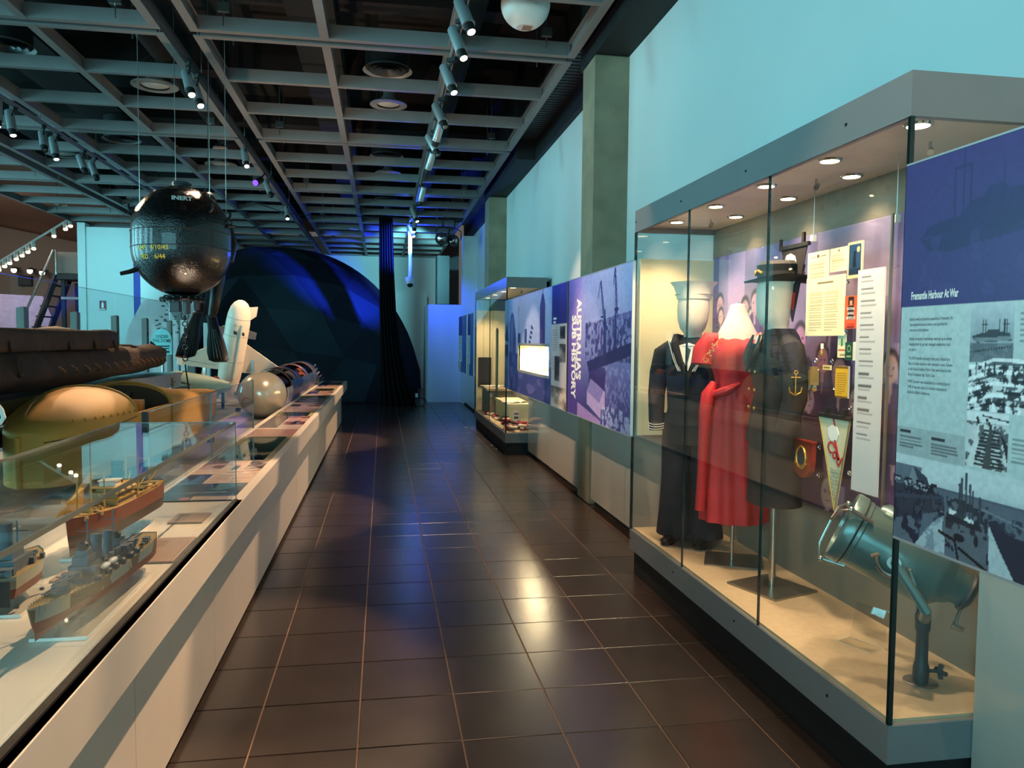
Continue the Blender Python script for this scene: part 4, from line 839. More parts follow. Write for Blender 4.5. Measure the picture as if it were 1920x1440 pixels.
# top: alternating printed strips and sunk trays, near to far
strips = [(3.79, 4.23, 'a'), (4.23, 4.51, 't'), (4.51, 5.0, 'p'), (5.0, 6.25, 'tray'), (6.25, 6.72, 't2'), (6.72, 7.86, 'n'), (7.86, 8.32, 'tray'), (8.32, 9.45, 't3'), (9.45, 10.2, 'p3'), (10.2, 10.75, 'tray'), (10.75, 11.7, 'n2'), (11.7, 12.3, 'tray'), (12.3, 14.43, 'n3')]
PK = (224, 190, 168)
for k, (a, c, kd) in enumerate(strips):
    if kd == 'tray':
        tr = build('tray', B().box(-1.06, -.70, a, c, .66, .672).box(-1.06, -1.02, a, c, .672, CT).box(-.74, -.70, a, c, .672, CT).box(-1.02, -.74, a, a+.03, .672, CT).box(-1.02, -.74, c-.03, c, .672, CT), olive, ct)
        build('tray_glass', bx(-1.02, -.74, a+.03, c-.03, CT-.006, CT-.001), GLASS, ct)
        continue
    sl = build('top_slab', bx(-1.06, -.70, a, c, .66, CT), M['counter'], ct)
    L = c-a; p = Pic(60, max(24, int(L*55)), PK)
    if kd == 'a': p = Pic(80, 60, (30, 50, 74)).grain(5, 4, .3, 3); p.rect(.45, 1, 0, .22, PK); p.textblock(.47, .95, .03, .2, 4, (150, 120, 104), .7); p.blend((vnoise(p.h, p.w, 6, 6, 4, 9) > .55)*(p.V > .5)*(p.U > .6), (90, 150, 150), .8); p.rect(.3, .42, .05, .16, (196, 110, 110)); p.line(.1, .4, .8, .46, .02, (150, 170, 190), .8)
    elif kd == 't': p.rect(0, .34, 0, 1, (54, 50, 84)); p.textblock(.38, .66, .1, .9, 7, (168, 128, 108), .8, 1); p.textblock(.70, .96, .1, .9, 7, (168, 128, 108), .8, 2)
    elif kd == 'p': p.photo(.0, .36, .4, 1, (60, 30, 40), (220, 180, 170), 9); p.photo(.52, .62, .3, .6, (40, 34, 50), (150, 140, 150), 3); p.photo(.72, 1, .35, 1, (50, 44, 56), (210, 190, 180), 4, 10, 10); p.textblock(.38, .7, .65, .98, 6, (176, 130, 112), .7); p.line(.5, .1, 1, .25, .02, (90, 50, 50), .8)
    elif kd == 't2': p = Pic(60, 30, (188, 140, 130)); p.textblock(.06, .45, .15, .9, 6, (140, 92, 88), .7); p.textblock(.5, .95, .15, .9, 6, (140, 92, 88), .7, 3)
    elif kd == 'n': p.rect(0, .45, .1, 1, (72, 40, 62)); p.rect(.25, .45, .12, .3, (40, 24, 50)); p.rect(.45, 1, 0, .3, (214, 190, 180)); p.photo(.48, 1, .32, .55, (60, 24, 30), (196, 130, 120), 8); p.rect(.5, .95, .6, .8, (208, 160, 150)); p.photo(.7, .85, .34, .6, (24, 24, 40), (170, 170, 190), 5); p.photo(.45, 1, .82, 1, (110, 60, 60), (210, 160, 150), 6)
    elif kd == 't3': p.textblock(.05, .95, .05, .5, 14, (170, 128, 112), .7); p.rect(.05, .35, .62, .86, (54, 30, 44)); p.rect(.6, .95, .62, .74, (96, 52, 56)); p.rect(.4, .98, .82, .9, (120, 66, 66))
    elif kd == 'p3': p.rect(.05, .36, .2, .5, (50, 36, 60)); p.rect(.45, .95, .3, .42, (130, 90, 84)); p.textblock(.4, .95, .55, .95, 6, (176, 140, 122), .7); p.photo(0, .3, .7, 1, (60, 40, 50), (200, 160, 150), 7)
    else: p.rect(.0, .42, .25, .95, (56, 32, 96)); p.textblock(.45, .95, .1, .5, 6, (180, 130, 112), .7); p.photo(.5, .78, .55, .9, (120, 40, 40), (230, 160, 140), 6); p.rect(.8, .98, .6, .85, (80, 50, 60)); p.rect(.15, .35, .3, .4, (180, 160, 200))
    p.grain(30, 20, .05, k)
    printed('print', p, (-1.058, a+.004, CT), (.356, 0, 0), (0, L-.008, 0), PRINTG, sl)
# gun-like relic in the first tray
t = thing('flare_pistol', (-.86, 5.55, .672), 'black pistol-shaped relic lying in the nearest olive tray', 'relic')
Rm = Matrix.Translation((-.88, 5.6, .69)) @ Matrix.Rotation(math.radians(-50), 4, 'Z')
build('barrel', B().at(Rm).cyl((0, .02, .015), (0, .24, .015), .020, n=12).torus((0, .24, .015), (0, 1, 0), .022, .004, 14, 6), M['dkgrey'], t)
build('body', B().at(Rm).box(-.03, .03, -.10, .04, -.015, .045, bev=.01).box(-.05, .07, -.22, -.10, -.012, .05, bev=.02), M['black'], t)
build('slide_plate', B().at(Rm).box(-.006, .006, .04, .22, .034, .04), M['steel'], t)
t = thing('tray_document', (-.88, 5.2, .672), 'dark framed document flat in the nearest olive tray', 'document'); build('frame', bx(-1.0, -.80, 5.06, 5.32, .6725, .682), mat('brown_frame', (84, 76, 56), .6), t); build('page', bx(-.985, -.815, 5.075, 5.305, .682, .684), mat('grey_page', (120, 112, 90), .6, var=.2, scale=20), t)
for k, (y, w) in enumerate(((8.1, .2), (10.45, .22), (12.0, .24))):
    t = thing('tray_relic', (-.88, y, .672), 'dark metal relic in the %s olive tray of the counter' % ORD[k+1], 'relic'); build('bar', B().cyl((-.98, y, .69), (-.78, y+.03, .69), .018, n=10), M['dkgrey'], t); build('block', bx(-.90, -.83, y-.05, y+.06, .6725, .715, bev=.006), M['black'], t)
# ---- model case on the near end of the counter
mc = thing('model_case', (-.93, 2.0, CT), 'clear glass model case on the near end of the counter', 'glass case')
build('base_board', bx(-1.20, -.655, .2, 3.785, .66, CT), M['counter'], mc)
build('gasket', B().box(-.693, -.675, .3, 3.78, CT, CT+.006).box(-1.19, -.69, 3.765, 3.78, CT, CT+.006), M['black'], mc)
build('bottom_channel', B().box(-.688, -.684, .3, 3.77, CT+.006, CT+.014), M['steel'], mc)
ZT = 1.157
build('front_pane', bx(-.692, -.682, .3, 3.76, CT+.006, ZT-.010), GLASS, mc)
build('end_pane', bx(-1.18, -.682, 3.76, 3.77, CT+.006, ZT-.010), GLASS, mc)
build('rear_pane', bx(-1.19, -1.18, .3, 3.77, CT+.006, ZT-.010), GLASS, mc)
build('top_pane', bx(-1.19, -.682, .3, 3.77, ZT-.010, ZT), GLASS, mc)
ge = mat('pale_glass_edge', (116, 120, 112), .2, var=.03)
build('glass_edge', B().box(-.6815, -.680, .3, 3.772, ZT-.012, ZT+.001).box(-.683, -.680, 3.7695, 3.772, CT+.006, ZT).box(-1.19, -.68, 3.77, 3.7715, ZT-.004, ZT+.001).box(-1.192, -1.19, .3, 3.772, ZT-.010, ZT+.001), ge, mc)
# ---- ships
def hullrings(L, beam, keel, deck, sheer, n=13, bowfull=.35, sternfull=.8, flare=.6, rake=.05):
    """rings from bow (y=0) to stern (y=L): half section mirrored; z0 keel"""
    R = []
    for i in range(n):
        s = i/(n-1); f = min(1, (s/bowfull))**.6 if s < bowfull else 1.0
        if s > sternfull: f *= max(.35, 1-((s-sternfull)/(1-sternfull))**2*.55)
        f = max(f, .03); w = beam/2*f; dz = deck+sheer*(abs(s-.55)/.55)**2*(1 if s < .55 else .4); y = s*L
        ky = y+(rake*(1-s/.12) if s < .12 else 0)
        pts = [(w, y, dz), (w*.98, (y+ky)/2, keel+(dz-keel)*.55), (w*(flare if s < .3 else .9), ky, keel+(dz-keel)*.2), (0.0, ky, keel)]
        R.append(pts+[(-x, yy, z) for (x, yy, z) in reversed(pts[:-1])])
    return R
def hullparts(t, R, split, mu, ml, md):
    up_, lo = B(), B(); n = len(R[0])
    for tgt, ids in ((up_, (0, 1)), (up_, (n-2, n-1)), (lo, (1, 2)), (lo, (2, 3)), (lo, (3, 4)), (lo, (4, 5))):
        tgt.ring([[r[i] for i in ids] for r in R], cap=False, closed=False)
    up_.add([R[-1][i] for i in (0, 1, n-2, n-1)], [[0, 1, 2, 3]]); lo.add([R[-1][i] for i in range(1, n-1)], [list(range(n-2))])
    up_.add([R[0][i] for i in (0, 1, n-2, n-1)], [[0, 1, 2, 3]]); lo.add([R[0][i] for i in range(1, n-1)], [list(range(n-2))])
    build('hull_topsides', up_, mu, t, local=True); build('hull_bottom', lo, ml, t, local=True)
    d = B(); d.ring([[(r[0][0]*.985, r[0][1], r[0][2]-.003), (r[-1][0]*.985, r[-1][1], r[-1][2]-.003)] for r in R], cap=False, closed=False); build('deck', d, md, t, local=True)
def camo(name, c1, c2, c3):
    m = mat(name, c1, .6); nt = m.node_tree; N = nt.nodes; p = N['Principled BSDF']; v = N.new('ShaderNodeTexVoronoi'); v.inputs['Scale'].default_value = 14
    r = N.new('ShaderNodeValToRGB'); r.color_ramp.interpolation = 'CONSTANT'; e = r.color_ramp.elements; e[0].color = lin(c1)+(1,); e[1].position = .42; e[1].color = lin(c2)+(1,); x = e.new(.72); x.color = lin(c3)+(1,)
    tc = N.new('ShaderNodeTexCoord'); nt.links.new(tc.outputs['Object'], v.inputs['Vector']); nt.links.new(v.outputs['Color'], r.inputs[0]); nt.links.new(r.outputs[0], p.inputs['Base Color']); return m
cam1 = camo('warship_camouflage', (134, 146, 144), (96, 84, 66), (150, 150, 128)); shipg = mat('warship_grey', (92, 104, 114), .55, var=.1, scale=60); deckw = mat('teak_deck', (150, 126, 84), .7, var=.15, scale=80)
botr = mat('red_oxide', (112, 52, 40), .5, var=.08); rust = mat('hull_red_brown', (122, 58, 34), .5, var=.15, scale=30); dkhull = mat('hull_dark_brown', (58, 34, 26), .45, var=.1); ylw = mat('mast_buff', (206, 156, 58), .5, var=.05); buff = mat('house_buff', (176, 140, 84), .55, var=.1)
def bxl(c, sx, sy, sz, bev=.0): return (c[0]-sx/2, c[0]+sx/2, c[1]-sy/2, c[1]+sy/2, c[2], c[2]+sz)
def turret(t, y, z, s=1, aft=False, guns=3):
    d = 1 if aft else -1
    tr_ = build('gun_turret', B().lathe((0, y, z), (0, 0, 1), [(0, .019*s), (.008*s, .019*s), (.008*s, .024*s), (.021*s, .022*s), (.022*s, 0)], 10), shipg, t, local=True)
    g = B()
    for k in range(guns):
        x = (k-(guns-1)/2)*.011*s; g.cyl((x, y+d*.015*s, z+.016*s), (x, y+d*.075*s, z+.020*s), .0026*s, .0018*s, n=6)
    build('gun_barrels', g, shipg, tr_, local=True)
# battleship, bow toward the viewer
t = thing('model_warship', (-.812, 1.92, CT), 'camouflaged grey model battleship on a clear base, nearest model', 'model ship', 'ship models')
t.rotation_euler = (0, 0, math.radians(-3))
R = hullrings(.80, .105, .042, .108, .022, 17, .42, .82, .5, .03); hullparts(t, R, 1, cam1, botr, deckw)
D0 = .108
turret(t, .17, D0+.006, 1.05); turret(t, .225, D0+.018, 1.05); turret(t, .62, D0+.004, 1.05, True)
sp = B(); sp.box(-.034, .034, .255, .36, D0, D0+.022); sp.box(-.026, .026, .265, .34, D0+.022, D0+.044); sp.box(-.02, .02, .275, .33, D0+.044, D0+.066); sp.box(-.016, .016, .283, .318, D0+.066, D0+.082); sp.box(-.028, .028, .36, .56, D0, D0+.018); sp.box(-.02, .02, .47, .555, D0+.018, D0+.036); sp.box(-.014, .014, .51, .55, D0+.036, D0+.055)
build('superstructure', sp, shipg, t, local=True)
for y, h, rr in ((.375, .085, .015), (.455, .075, .014)): build('funnel', B().lathe((0, y, D0+.015), (0, .12, 1), [(0, rr), (h, rr*.92), (h+.004, rr*.98), (h+.004, rr*.7)], 16), shipg, t, local=True)
build('director', B().lathe((0, .296, D0+.08), (0, 0, 1), [(0, .010), (.012, .014), (.02, .014), (.026, .008)], 12).lathe((0, .53, D0+.055), (0, 0, 1), [(0, .008), (.014, .011), (.02, .006)], 12), M['dkgrey'], t, local=True)
build('mast', B().cyl((0, .33, D0+.06), (0, .325, D0+.16), .0022, n=6).cyl((-.03, .327, D0+.125), (.03, .327, D0+.125), .0012, n=5).cyl((0, .50, D0+.05), (0, .50, D0+.15), .0022, n=6).cyl((-.025, .5, D0+.12), (.025, .5, D0+.12), .0012, n=5).cyl((-.012, .345, D0+.05), (0, .326, D0+.12), .0014, n=5).cyl((.012, .345, D0+.05), (0, .326, D0+.12), .0014, n=5), shipg, t, local=True)
r = random.Random(4)
for s in (-1, 1):
    for y in (.29, .36, .41, .46, .52, .57): 
        g = build('secondary_gun', B().lathe((s*.040, y, D0-.002), (0, 0, 1), [(0, .011), (.012, .010), (.016, .004)], 10).cyl((s*.045, y, D0+.009), (s*.062, y-.012, D0+.014), .0016, n=5), shipg, t, local=True)
    for y in (.34, .39): build('ship_boat', B().ell((s*.040, y, D0+.026), .010, .026, .008, 10, 6), M['white'], t, local=True)
rl = B()
for i in range(40):
    y = .03+.74*i/39; w = .105/2*(min(1, y/.8/.42)**.6)*.95
    for s in (-1, 1): rl.cyl((s*w, y, D0+.0), (s*w, y, D0+.022 if y < .1 else D0+.012), .0007, n=4)
build('guard_rail', rl, shipg, t, local=True)
cl_ = B()
for k in range(70):
    x = r.uniform(-.04, .04); y = r.uniform(.24, .70); z = D0+r.uniform(.0, .03)*(1 if abs(y-.45) < .18 else .2); a = r.uniform(.003, .009); cl_.box(x-a, x+a, y-a*1.4, y+a*1.4, z, z+a*1.6)
build('deck_fittings', cl_, shipg, t, local=True)
def acrylic_base(lb, x0, x1, y0, y1, pins, grp='clear ship stands'):
    t = thing('model_stand', ((x0+x1)/2, (y0+y1)/2, CT), lb, 'stand', grp); build('plate', bx(x0, x1, y0, y1, CT+.0005, CT+.010), ACRYL, t)
    build('bright_edge', B().box(x0, x1, y0-.0006, y0, CT+.001, CT+.009).box(x1, x1+.0006, y0, y1, CT+.001, CT+.009), M['white'], t)
    for (x, y) in pins: build('support_pin', B().cyl((x, y, CT+.010), (x, y, CT+.05), .006, n=10).box(x-.008, x+.008, y-.003, y+.003, CT+.042, CT+.055), ACRYL, t)
acrylic_base('clear plate under the camouflaged battleship', -.87, -.735, 2.06, 2.60, [(-.77, 2.12), (-.84, 2.12), (-.765, 2.5), (-.83, 2.5), (-.77, 2.3)])
# cargo liner behind it
t = thing('model_cargo_ship', (-1.005, 2.66, CT), 'red brown model cargo steamer with buff masts, behind the battleship', 'model ship', 'ship models'); t.rotation_euler = (0, 0, math.radians(-4))
R = hullrings(.80, .125, .045, .158, .018, 15, .30, .84, .55, .02); hullparts(t, R, 1, rust, dkhull, buff)
D0 = .158
hs = B(); hs.box(-.045, .045, .29, .44, D0-.002, D0+.02); hs.box(-.041, .041, .30, .43, D0+.024, D0+.042); hs.box(-.036, .036, .31, .42, D0+.046, D0+.062); build('deckhouse', hs, buff, t, local=True)
hd = B()
for z in (D0+.020, D0+.042, D0+.062): hd.box(-.048, .048, .285, .445, z, z+.004)
build('promenade_deck', hd, ylw, t, local=True); build('window_strip', B().box(-.0455, .0455, .295, .435, D0+.007, D0+.013).box(-.0415, .0415, .305, .425, D0+.029, D0+.036), M['dkgrey'], t, local=True)
build('wheelhouse', B().box(-.028, .028, .315, .365, D0+.066, D0+.082).box(-.032, .032, .31, .37, D0+.082, D0+.087), M['white'], t, local=True)
build('funnel', B().lathe((0, .40, D0+.06), (0, .08, 1), [(0, .020), (.07, .019), (.072, .021), (.085, .020), (.085, .015)], 18), M['black'], t, local=True)
for y, h in ((.13, .15), (.235, .13), (.54, .15), (.66, .12)):
    for s in (-1, 1):
        build('mast', B().cyl((s*.022, y, D0), (s*.022, y, D0+h), .0028, n=6), ylw, t, local=True)
        build('derrick', B().cyl((s*.022, y, D0+.02), (s*.035, y+(-.08 if y < .4 else .08), D0+.07), .0018, n=5), ylw, t, local=True)
    build('cross_tree', B().cyl((-.024, y, D0+h*.95), (.024, y, D0+h*.95), .0022, n=6), ylw, t, local=True)
for y in (.085, .175, .50, .60, .70): build('hatch', B().box(-.026, .026, y-.022, y+.022, D0-.003, D0+.008), mat('hatch_green', (84, 82, 40), .6), t, local=True)
rg = B()
for k in range(9): rg.cyl((-.05, .02+.012*k, D0+.012), (-.012, .20+.008*k, D0+.13), .0008, n=4)
build('rigging', rg, ylw, t, local=True)
build('sail_awning', B().add([(-.058, .06, D0+.012), (-.054, .24, D0+.002), (-.050, .245, D0+.075), (-.056, .235, D0+.078), (-.060, .06, D0+.012), (-.056, .24, D0+.002), (-.052, .245, D0+.075), (-.058, .235, D0+.078)], [[0, 1, 2, 3], [7, 6, 5, 4], [0, 4, 5, 1], [1, 5, 6, 2], [2, 6, 7, 3], [3, 7, 4, 0]]), ylw, t, local=True)
for s in (-1, 1):
    for y in (.31, .37, .42, .58): build('ship_boat', B().ell((s*.052, y, D0+.05 if y < .5 else D0+.02), .008, .022, .007, 10, 6), buff, t, local=True)
ds = B(); r = random.Random(6)
for k in range(60):
    x = r.uniform(-.05, .05); y = r.choice((r.uniform(.05, .28), r.uniform(.46, .76))); a = r.uniform(.002, .006); ds.box(x-a, x+a, y-a*1.5, y+a*1.5, D0-.002, D0+a*2.2)
build('deck_fittings', ds, buff, t, local=True)
rw = B()
for i in range(24):
    y = .44+.3*i/23
    for s in (-1, 1): rw.cyl((s*.058, y, D0), (s*.058, y, D0+.013), .0012, n=4)
rw.cyl((.058, .44, D0+.013), (.056, .74, D0+.013), .001, n=4); build('guard_rail', rw, ylw, t, local=True)
acrylic_base('clear plate under the red brown cargo steamer', -1.08, -.93, 2.80, 3.36, [(-1.02, 2.85), (-.98, 2.85), (-1.0, 3.28), (-.96, 3.3)])
# small grey ship at the left edge
t = thing('model_minesweeper', (-1.055, 2.24, CT), 'small grey model ship with a black stern at the left edge', 'model ship', 'ship models')
R = [[(x, .34-y, z) for (x, y, z) in rr] for rr in reversed(hullrings(.34, .135, .03, .105, .01, 11, .45, .95, .6, .02))]; hullparts(t, R, 1, mat('pale_grey_hull', (150, 148, 130), .5), botr, deckw)
build('stern_plate', B().box(-.066, .066, -.004, .0, .034, .103), M['black'], t, local=True)
D0 = .105
build('deckhouse', B().box(-.042, .042, .08, .20, D0-.002, D0+.03).box(-.03, .03, .10, .17, D0+.03, D0+.05).box(-.05, .05, .04, .07, D0, D0+.018), shipg, t, local=True)
build('funnel', B().lathe((.0, .135, D0+.05), (0, 0, 1), [(0, .018), (.075, .017), (.078, .019), (.078, .012)], 16), shipg, t, local=True); build('mast', B().cyl((0, .2, D0), (0, .2, D0+.12), .0025, n=6).cyl((-.03, .2, D0+.09), (.03, .2, D0+.09), .0015, n=5), shipg, t, local=True)
ds = B()
for k in range(40):
    x = r.uniform(-.055, .055); y = r.uniform(.02, .28); a = r.uniform(.003, .008); ds.box(x-a, x+a, y-a, y+a, D0-.002, D0+a*2.4)
build('deck_fittings', ds, shipg, t, local=True); build('deck_gun', B().lathe((.03, .05, D0), (0, 0, 1), [(0, .012), (.014, .010)], 10).cyl((.03, .05, D0+.012), (.03, .015, D0+.02), .0025, n=6), M['dkgrey'], t, local=True)
acrylic_base('clear plate under the small grey ship', -1.12, -.97, 2.25, 2.52, [(-1.0, 2.3), (-1.07, 2.3), (-1.0, 2.46), (-1.07, 2.46)])
capm = mat('caption_grey', (176, 146, 128), .6, var=.02)
for (x0, x1, y0, y1, sh, lb) in ((-.87, -.735, 3.315, 3.49, .0, 'mauve caption plate ahead of the red brown steamer'), (-.845, -.70, 2.735, 3.065, 0, 'larger mauve caption plate beside the battleship stern'), (-1.02, -.955, 2.56, 2.66, 0, 'small mauve caption plate by the small grey ship')):
    t = thing('caption_plate', ((x0+x1)/2, (y0+y1)/2, CT), lb, 'label', 'model captions'); build('plate', bx(x0, x1, y0, y1, CT+.0005, CT+.006), capm, t)
    p = Pic(30, 44, (176, 146, 128)); p.textblock(.08, .45, .52, .92, 8, (112, 88, 78), .8); p.textblock(.08, .45, .1, .45, 7, (112, 88, 78), .8, 2); printed('print', p, (x0, y0, CT+.006), (x1-x0, 0, 0), (0, y1-y0, 0), PRINT, t)

# ---- glass balustrade behind the counter
gb = thing('glass_balustrade', (-1.08, 5.3, CT), 'low clear glass screen behind the olive tray on the counter', 'glass screen')
for a, c in ((3.80, 5.15), (5.16, 6.78)):
    build('pane', bx(-1.086, -1.076, a, c, CT+.004, 1.20), GLASS, gb); build('glass_edge', B().box(-1.0865, -1.0755, a, c, 1.20, 1.2015).box(-1.0865, -1.0755, a-.001, a+.001, CT+.004, 1.20), ge, gb)
build('glass_edge', bx(-1.0865, -1.0755, 6.779, 6.782, CT+.004, 1.20), ge, gb)
build('end_bracket', bx(-1.095, -1.07, 3.775, 3.80, 1.10, 1.205), M['black'], gb)
# ================================================================== EXHIBITS BEHIND THE COUNTER
# ---- hanging sea mine
MC = Vector((-1.88, 7.8, 2.455)); MR = .44
blkp = mat('glossy_black_enamel', (14, 13, 13), .14, var=.2, scale=30, bump=.55, bscale=70, coat=.3)
mine = thing('sea_mine', MC-Vector((0, 0, .54)), 'big glossy black spherical sea mine marked INERT hanging on wires', 'sea mine')
prof = []
for i in range(15): a = PI/2*i/14; prof.append((-.075-MR*math.cos(a), MR*math.sin(a)))
for i in range(15): a = PI/2*i/14; prof.append((.075+MR*math.sin(a), MR*math.cos(a)))
build('shell', B().lathe(MC, (0, 0, 1), prof, 64), blkp, mine)
for z in (-.075, .075): build('weld_seam', B().torus(MC+Vector((0, 0, z)), (0, 0, 1), MR+.001, .004, 64, 6), M['black'], mine)
build('top_cover', B().lathe(MC+Vector((0, 0, .43)), (0, 0, 1), [(0, .235), (.012, .24), (.022, .235), (.035, .20), (.07, .13), (.085, .08)], 40), blkp, mine)
build('top_fitting', B().lathe(MC+Vector((0, 0, .50)), (0, 0, 1), [(0, .075), (.03, .07), (.04, .05), (.045, .0)], 20).tube([MC+Vector((-.07, 0, .53)), MC+Vector((-.05, -.03, .55)), MC+Vector((.05, -.03, .55)), MC+Vector((.09, 0, .53))], .014, 8), M['dkgrey'], mine)
build('horn_pin', B().cyl(MC+Vector((.215, -.05, .40)), MC+Vector((.235, -.05, .50)), .011, n=8), M['black'], mine)
for k, (a, s) in enumerate(((195, 1), (165, 1), (25, 1), (-40, .6))):
    e = Vector((math.cos(math.radians(a)), math.sin(math.radians(a)), 0)); q = MC+e*MR*.84+Vector((0, 0, .30))
    build('lifting_lug', B().torus(q+e*.03, e.cross(Vector((0, 0, 1))), .05, .012, 18, 8, -.5, PI+.5), M['black'], mine)
build('side_horn', B().tube([MC+Vector((-.36, -.10, -.27)), MC+Vector((-.42, -.13, -.30)), MC+Vector((-.50, -.16, -.325))], [.026, .022, .018], 10), M['black'], mine)
build('side_lug', B().tube([MC+Vector((.41, -.05, .16)), MC+Vector((.47, -.06, .15)), MC+Vector((.50, -.07, .155))], [.018, .014, .008], 8).torus(MC+Vector((.435, -.05, .18)), (0, 1, 0), .03, .007, 14, 6), M['black'], mine)
bf = build('bottom_flange', B().lathe(MC+Vector((0, 0, -.555)), (0, 0, 1), [(0, .20), (.012, .205), (.02, .20), (.03, .17), (.05, .16)], 36), M['blackgloss'], mine)
bo = B()
for k in range(18):
    a = 2*PI*k/18; bo.cyl(MC+Vector((.19*math.cos(a), .19*math.sin(a), -.57)), MC+Vector((.19*math.cos(a), .19*math.sin(a), -.525)), .010, n=6)
build('flange_bolt', bo, M['dkgrey'], bf)
mg = B(); mg.box(MC.x-.10, MC.x-.02, MC.y-.06, MC.y+.06, MC.z-.66, MC.z-.555); mg.cyl(MC+Vector((.05, -.05, -.555)), MC+Vector((.05, -.05, -.68)), .035, n=12).cyl(MC+Vector((.12, .03, -.555)), MC+Vector((.12, .03, -.64)), .025, n=10).torus(MC+Vector((.03, -.05, -.70)), (0, 1, 0), .035, .008, 16, 6)
build('mooring_gear', mg, M['dkgrey'], mine)
ch = B()
for k in range(8):
    z = -.72-.055*k; x = .03; ax = (0, 1, 0) if k % 2 else (1, 0, 0)
    ch.torus(MC+Vector((x, -.05, z)), ax, .022, .006, 12, 6)
build('chain', ch, M['dkgrey'], mine)
build('mooring_wire', B().tube([MC+Vector((.03, -.05, -1.16)), MC+Vector((.04, -.055, -1.25)), MC+Vector((.065, -.07, -1.395))], .007, 6), M['black'], mine)
for (dx, dy) in ((-.32, -.16), (-.12, .30), (.20, .28), (.42, -.08)):
    build('hanging_wire', B().cyl(MC+Vector((dx, dy, .28 if abs(dx) > .3 else .38)), MC+Vector((dx, dy, 3.0)), .0035, n=6), M['steel'], mine)
def wrap_text(txt, size, az, z, m, bold=.02, sx=1.0, spacing=1.0):
    vs, fs = text_geo(txt, size, bold=bold, align='CENTER', sx=sx, spacing=spacing); b = B(); P_ = []
    for (x, y) in vs:
        zz = z+y; zr = abs(zz)-.075; rr = MR if zr <= 0 else math.sqrt(max(.01, MR*MR-zr*zr)); rr += .0025
        a = math.radians(az)+x/rr; P_.append(MC+Vector((rr*math.cos(a), rr*math.sin(a), zz)))
    b.add(P_, fs); build('lettering', b, m, mine, fixn=False)
az0 = math.degrees(math.atan2(-MC.y, -MC.x))
yel = mat('yellow_paint', (226, 178, 44), .5)
wrap_text('INERT', .058, az0+1, .335, M['white'], .03, 1.1)
wrap_text('AMF   4/10/43', .058, az0-35, -.12, yel, .025, .95); wrap_text('FRD    6/44', .058, az0-36, -.20, yel, .025, .95)
wrap_text('13', .05, az0+3, .245, mat('faded_red_paint', (70, 34, 28), .4), .02, .8)

# ---- frogman figure hanging behind the mine
rub = mat('black_rubber', (26, 24, 22), .35, var=.2, scale=20)
t = thing('person', (-1.80, 8.65, 1.5), 'diver mannequin in a black rubber suit and swim fins, hanging behind the sea mine', 'mannequin')
b = B()
b.tube([(-1.84, 8.75, 2.32), (-1.83, 8.74, 2.5), (-1.82, 8.73, 2.68), (-1.82, 8.72, 2.80), (-1.82, 8.71, 2.86)], [.13, .135, .16, .12, .06], 16)
b.ell((-1.82, 8.69, 2.97), .08, .10, .12, 16, 10)
for s, kn, an in ((1, (-1.74, 8.60, 2.02), (-1.79, 8.62, 1.76)), (-1, (-1.90, 8.62, 2.05), (-1.93, 8.66, 1.80))):
    b.tube([(-1.84+s*.07, 8.75, 2.36), (-1.84+s*.09, 8.70, 2.2), kn, ((kn[0]+an[0])/2, (kn[1]+an[1])/2, 1.88), an], [.095, .088, .062, .056, .040], 14)
    b.tube([(-1.82+s*.17, 8.72, 2.74), (-1.82+s*.24, 8.70, 2.55), (-1.82+s*.22, 8.62, 2.36)], [.06, .05, .04], 12)
b.cyl((-1.82, 8.70, 3.05), (-1.82, 8.70, 4.3), .004, n=5); build('body', b, rub, t)
for (a, w, tw) in (((-1.79, 8.62, 1.76), 1, .02), ((-1.93, 8.66, 1.80), .95, -.02)):
    x, y, z = a; f = B()
    f.ring([[(x+tw*k+dx*ww, y-.03*k+dy, z+zz) for (dx, dy) in ((-1, -.02), (-.5, -.035), (.5, -.035), (1, -.02), (1, .01), (-1, .01))] for k, (zz, ww) in enumerate(((.02, .045), (-.06, .052), (-.14, .060), (-.24, .085), (-.36, .10), (-.44, .095), (-.46, .06)))])
    fin = build('swim_fin', f, rub, t)
    rb = B()
    for k in range(-2, 3): rb.tube([(x+tw*1.5+k*.014, y-.085, z-.12), (x+tw*5+k*.034, y-.20, z-.42)], [.006, .004], 6)
    build('fin_rib', rb, rub, fin); build('foot_strap', B().torus((x, y, z+.01), (0, .2, 1), .05, .008, 18, 6), M['dkgrey'], fin)

# ---- motorised submersible canoe (tan hull)
tan = mat('ochre_hull_paint', (204, 150, 66), .7, var=.06, scale=4); olv = mat('inside_olive', (70, 58, 40), .7)
t = thing('submersible_canoe', (-2.0, 6.5, .66), 'tan painted submersible canoe hull with open cockpit behind the model case', 'canoe')
def arch(y, w, zs, zc, n=15, cx=-1.94, zb=.70):
    pts = [(cx+w, y, zb), (cx+w, y, zs)]
    for i in range(1, n): a = PI*i/n; pts.append((cx+w*math.cos(a), y, zs+(zc-zs)*math.sin(a)))
    return pts+[(cx-w, y, zs), (cx-w, y, zb)]
sec = [(4.66, .07, .975, 1.01), (4.68, .11, .98, 1.05), (4.72, .15, .985, 1.08), (4.80, .20, .995, 1.12), (4.95, .255, 1.01, 1.165), (5.15, .30, 1.025, 1.20), (5.35, .325, 1.04, 1.22), (5.45, .33, 1.045, 1.225)]
build('fore_hull', B().ring([arch(*s) for s in sec], cap=True), tan, t)
build('cockpit_tub', B().box(-2.27, -1.61, 5.45, 6.3, .70, .74).box(-1.63, -1.61, 5.45, 6.3, .74, 1.045).box(-2.27, -2.25, 5.45, 6.3, .74, 1.045), tan, t)
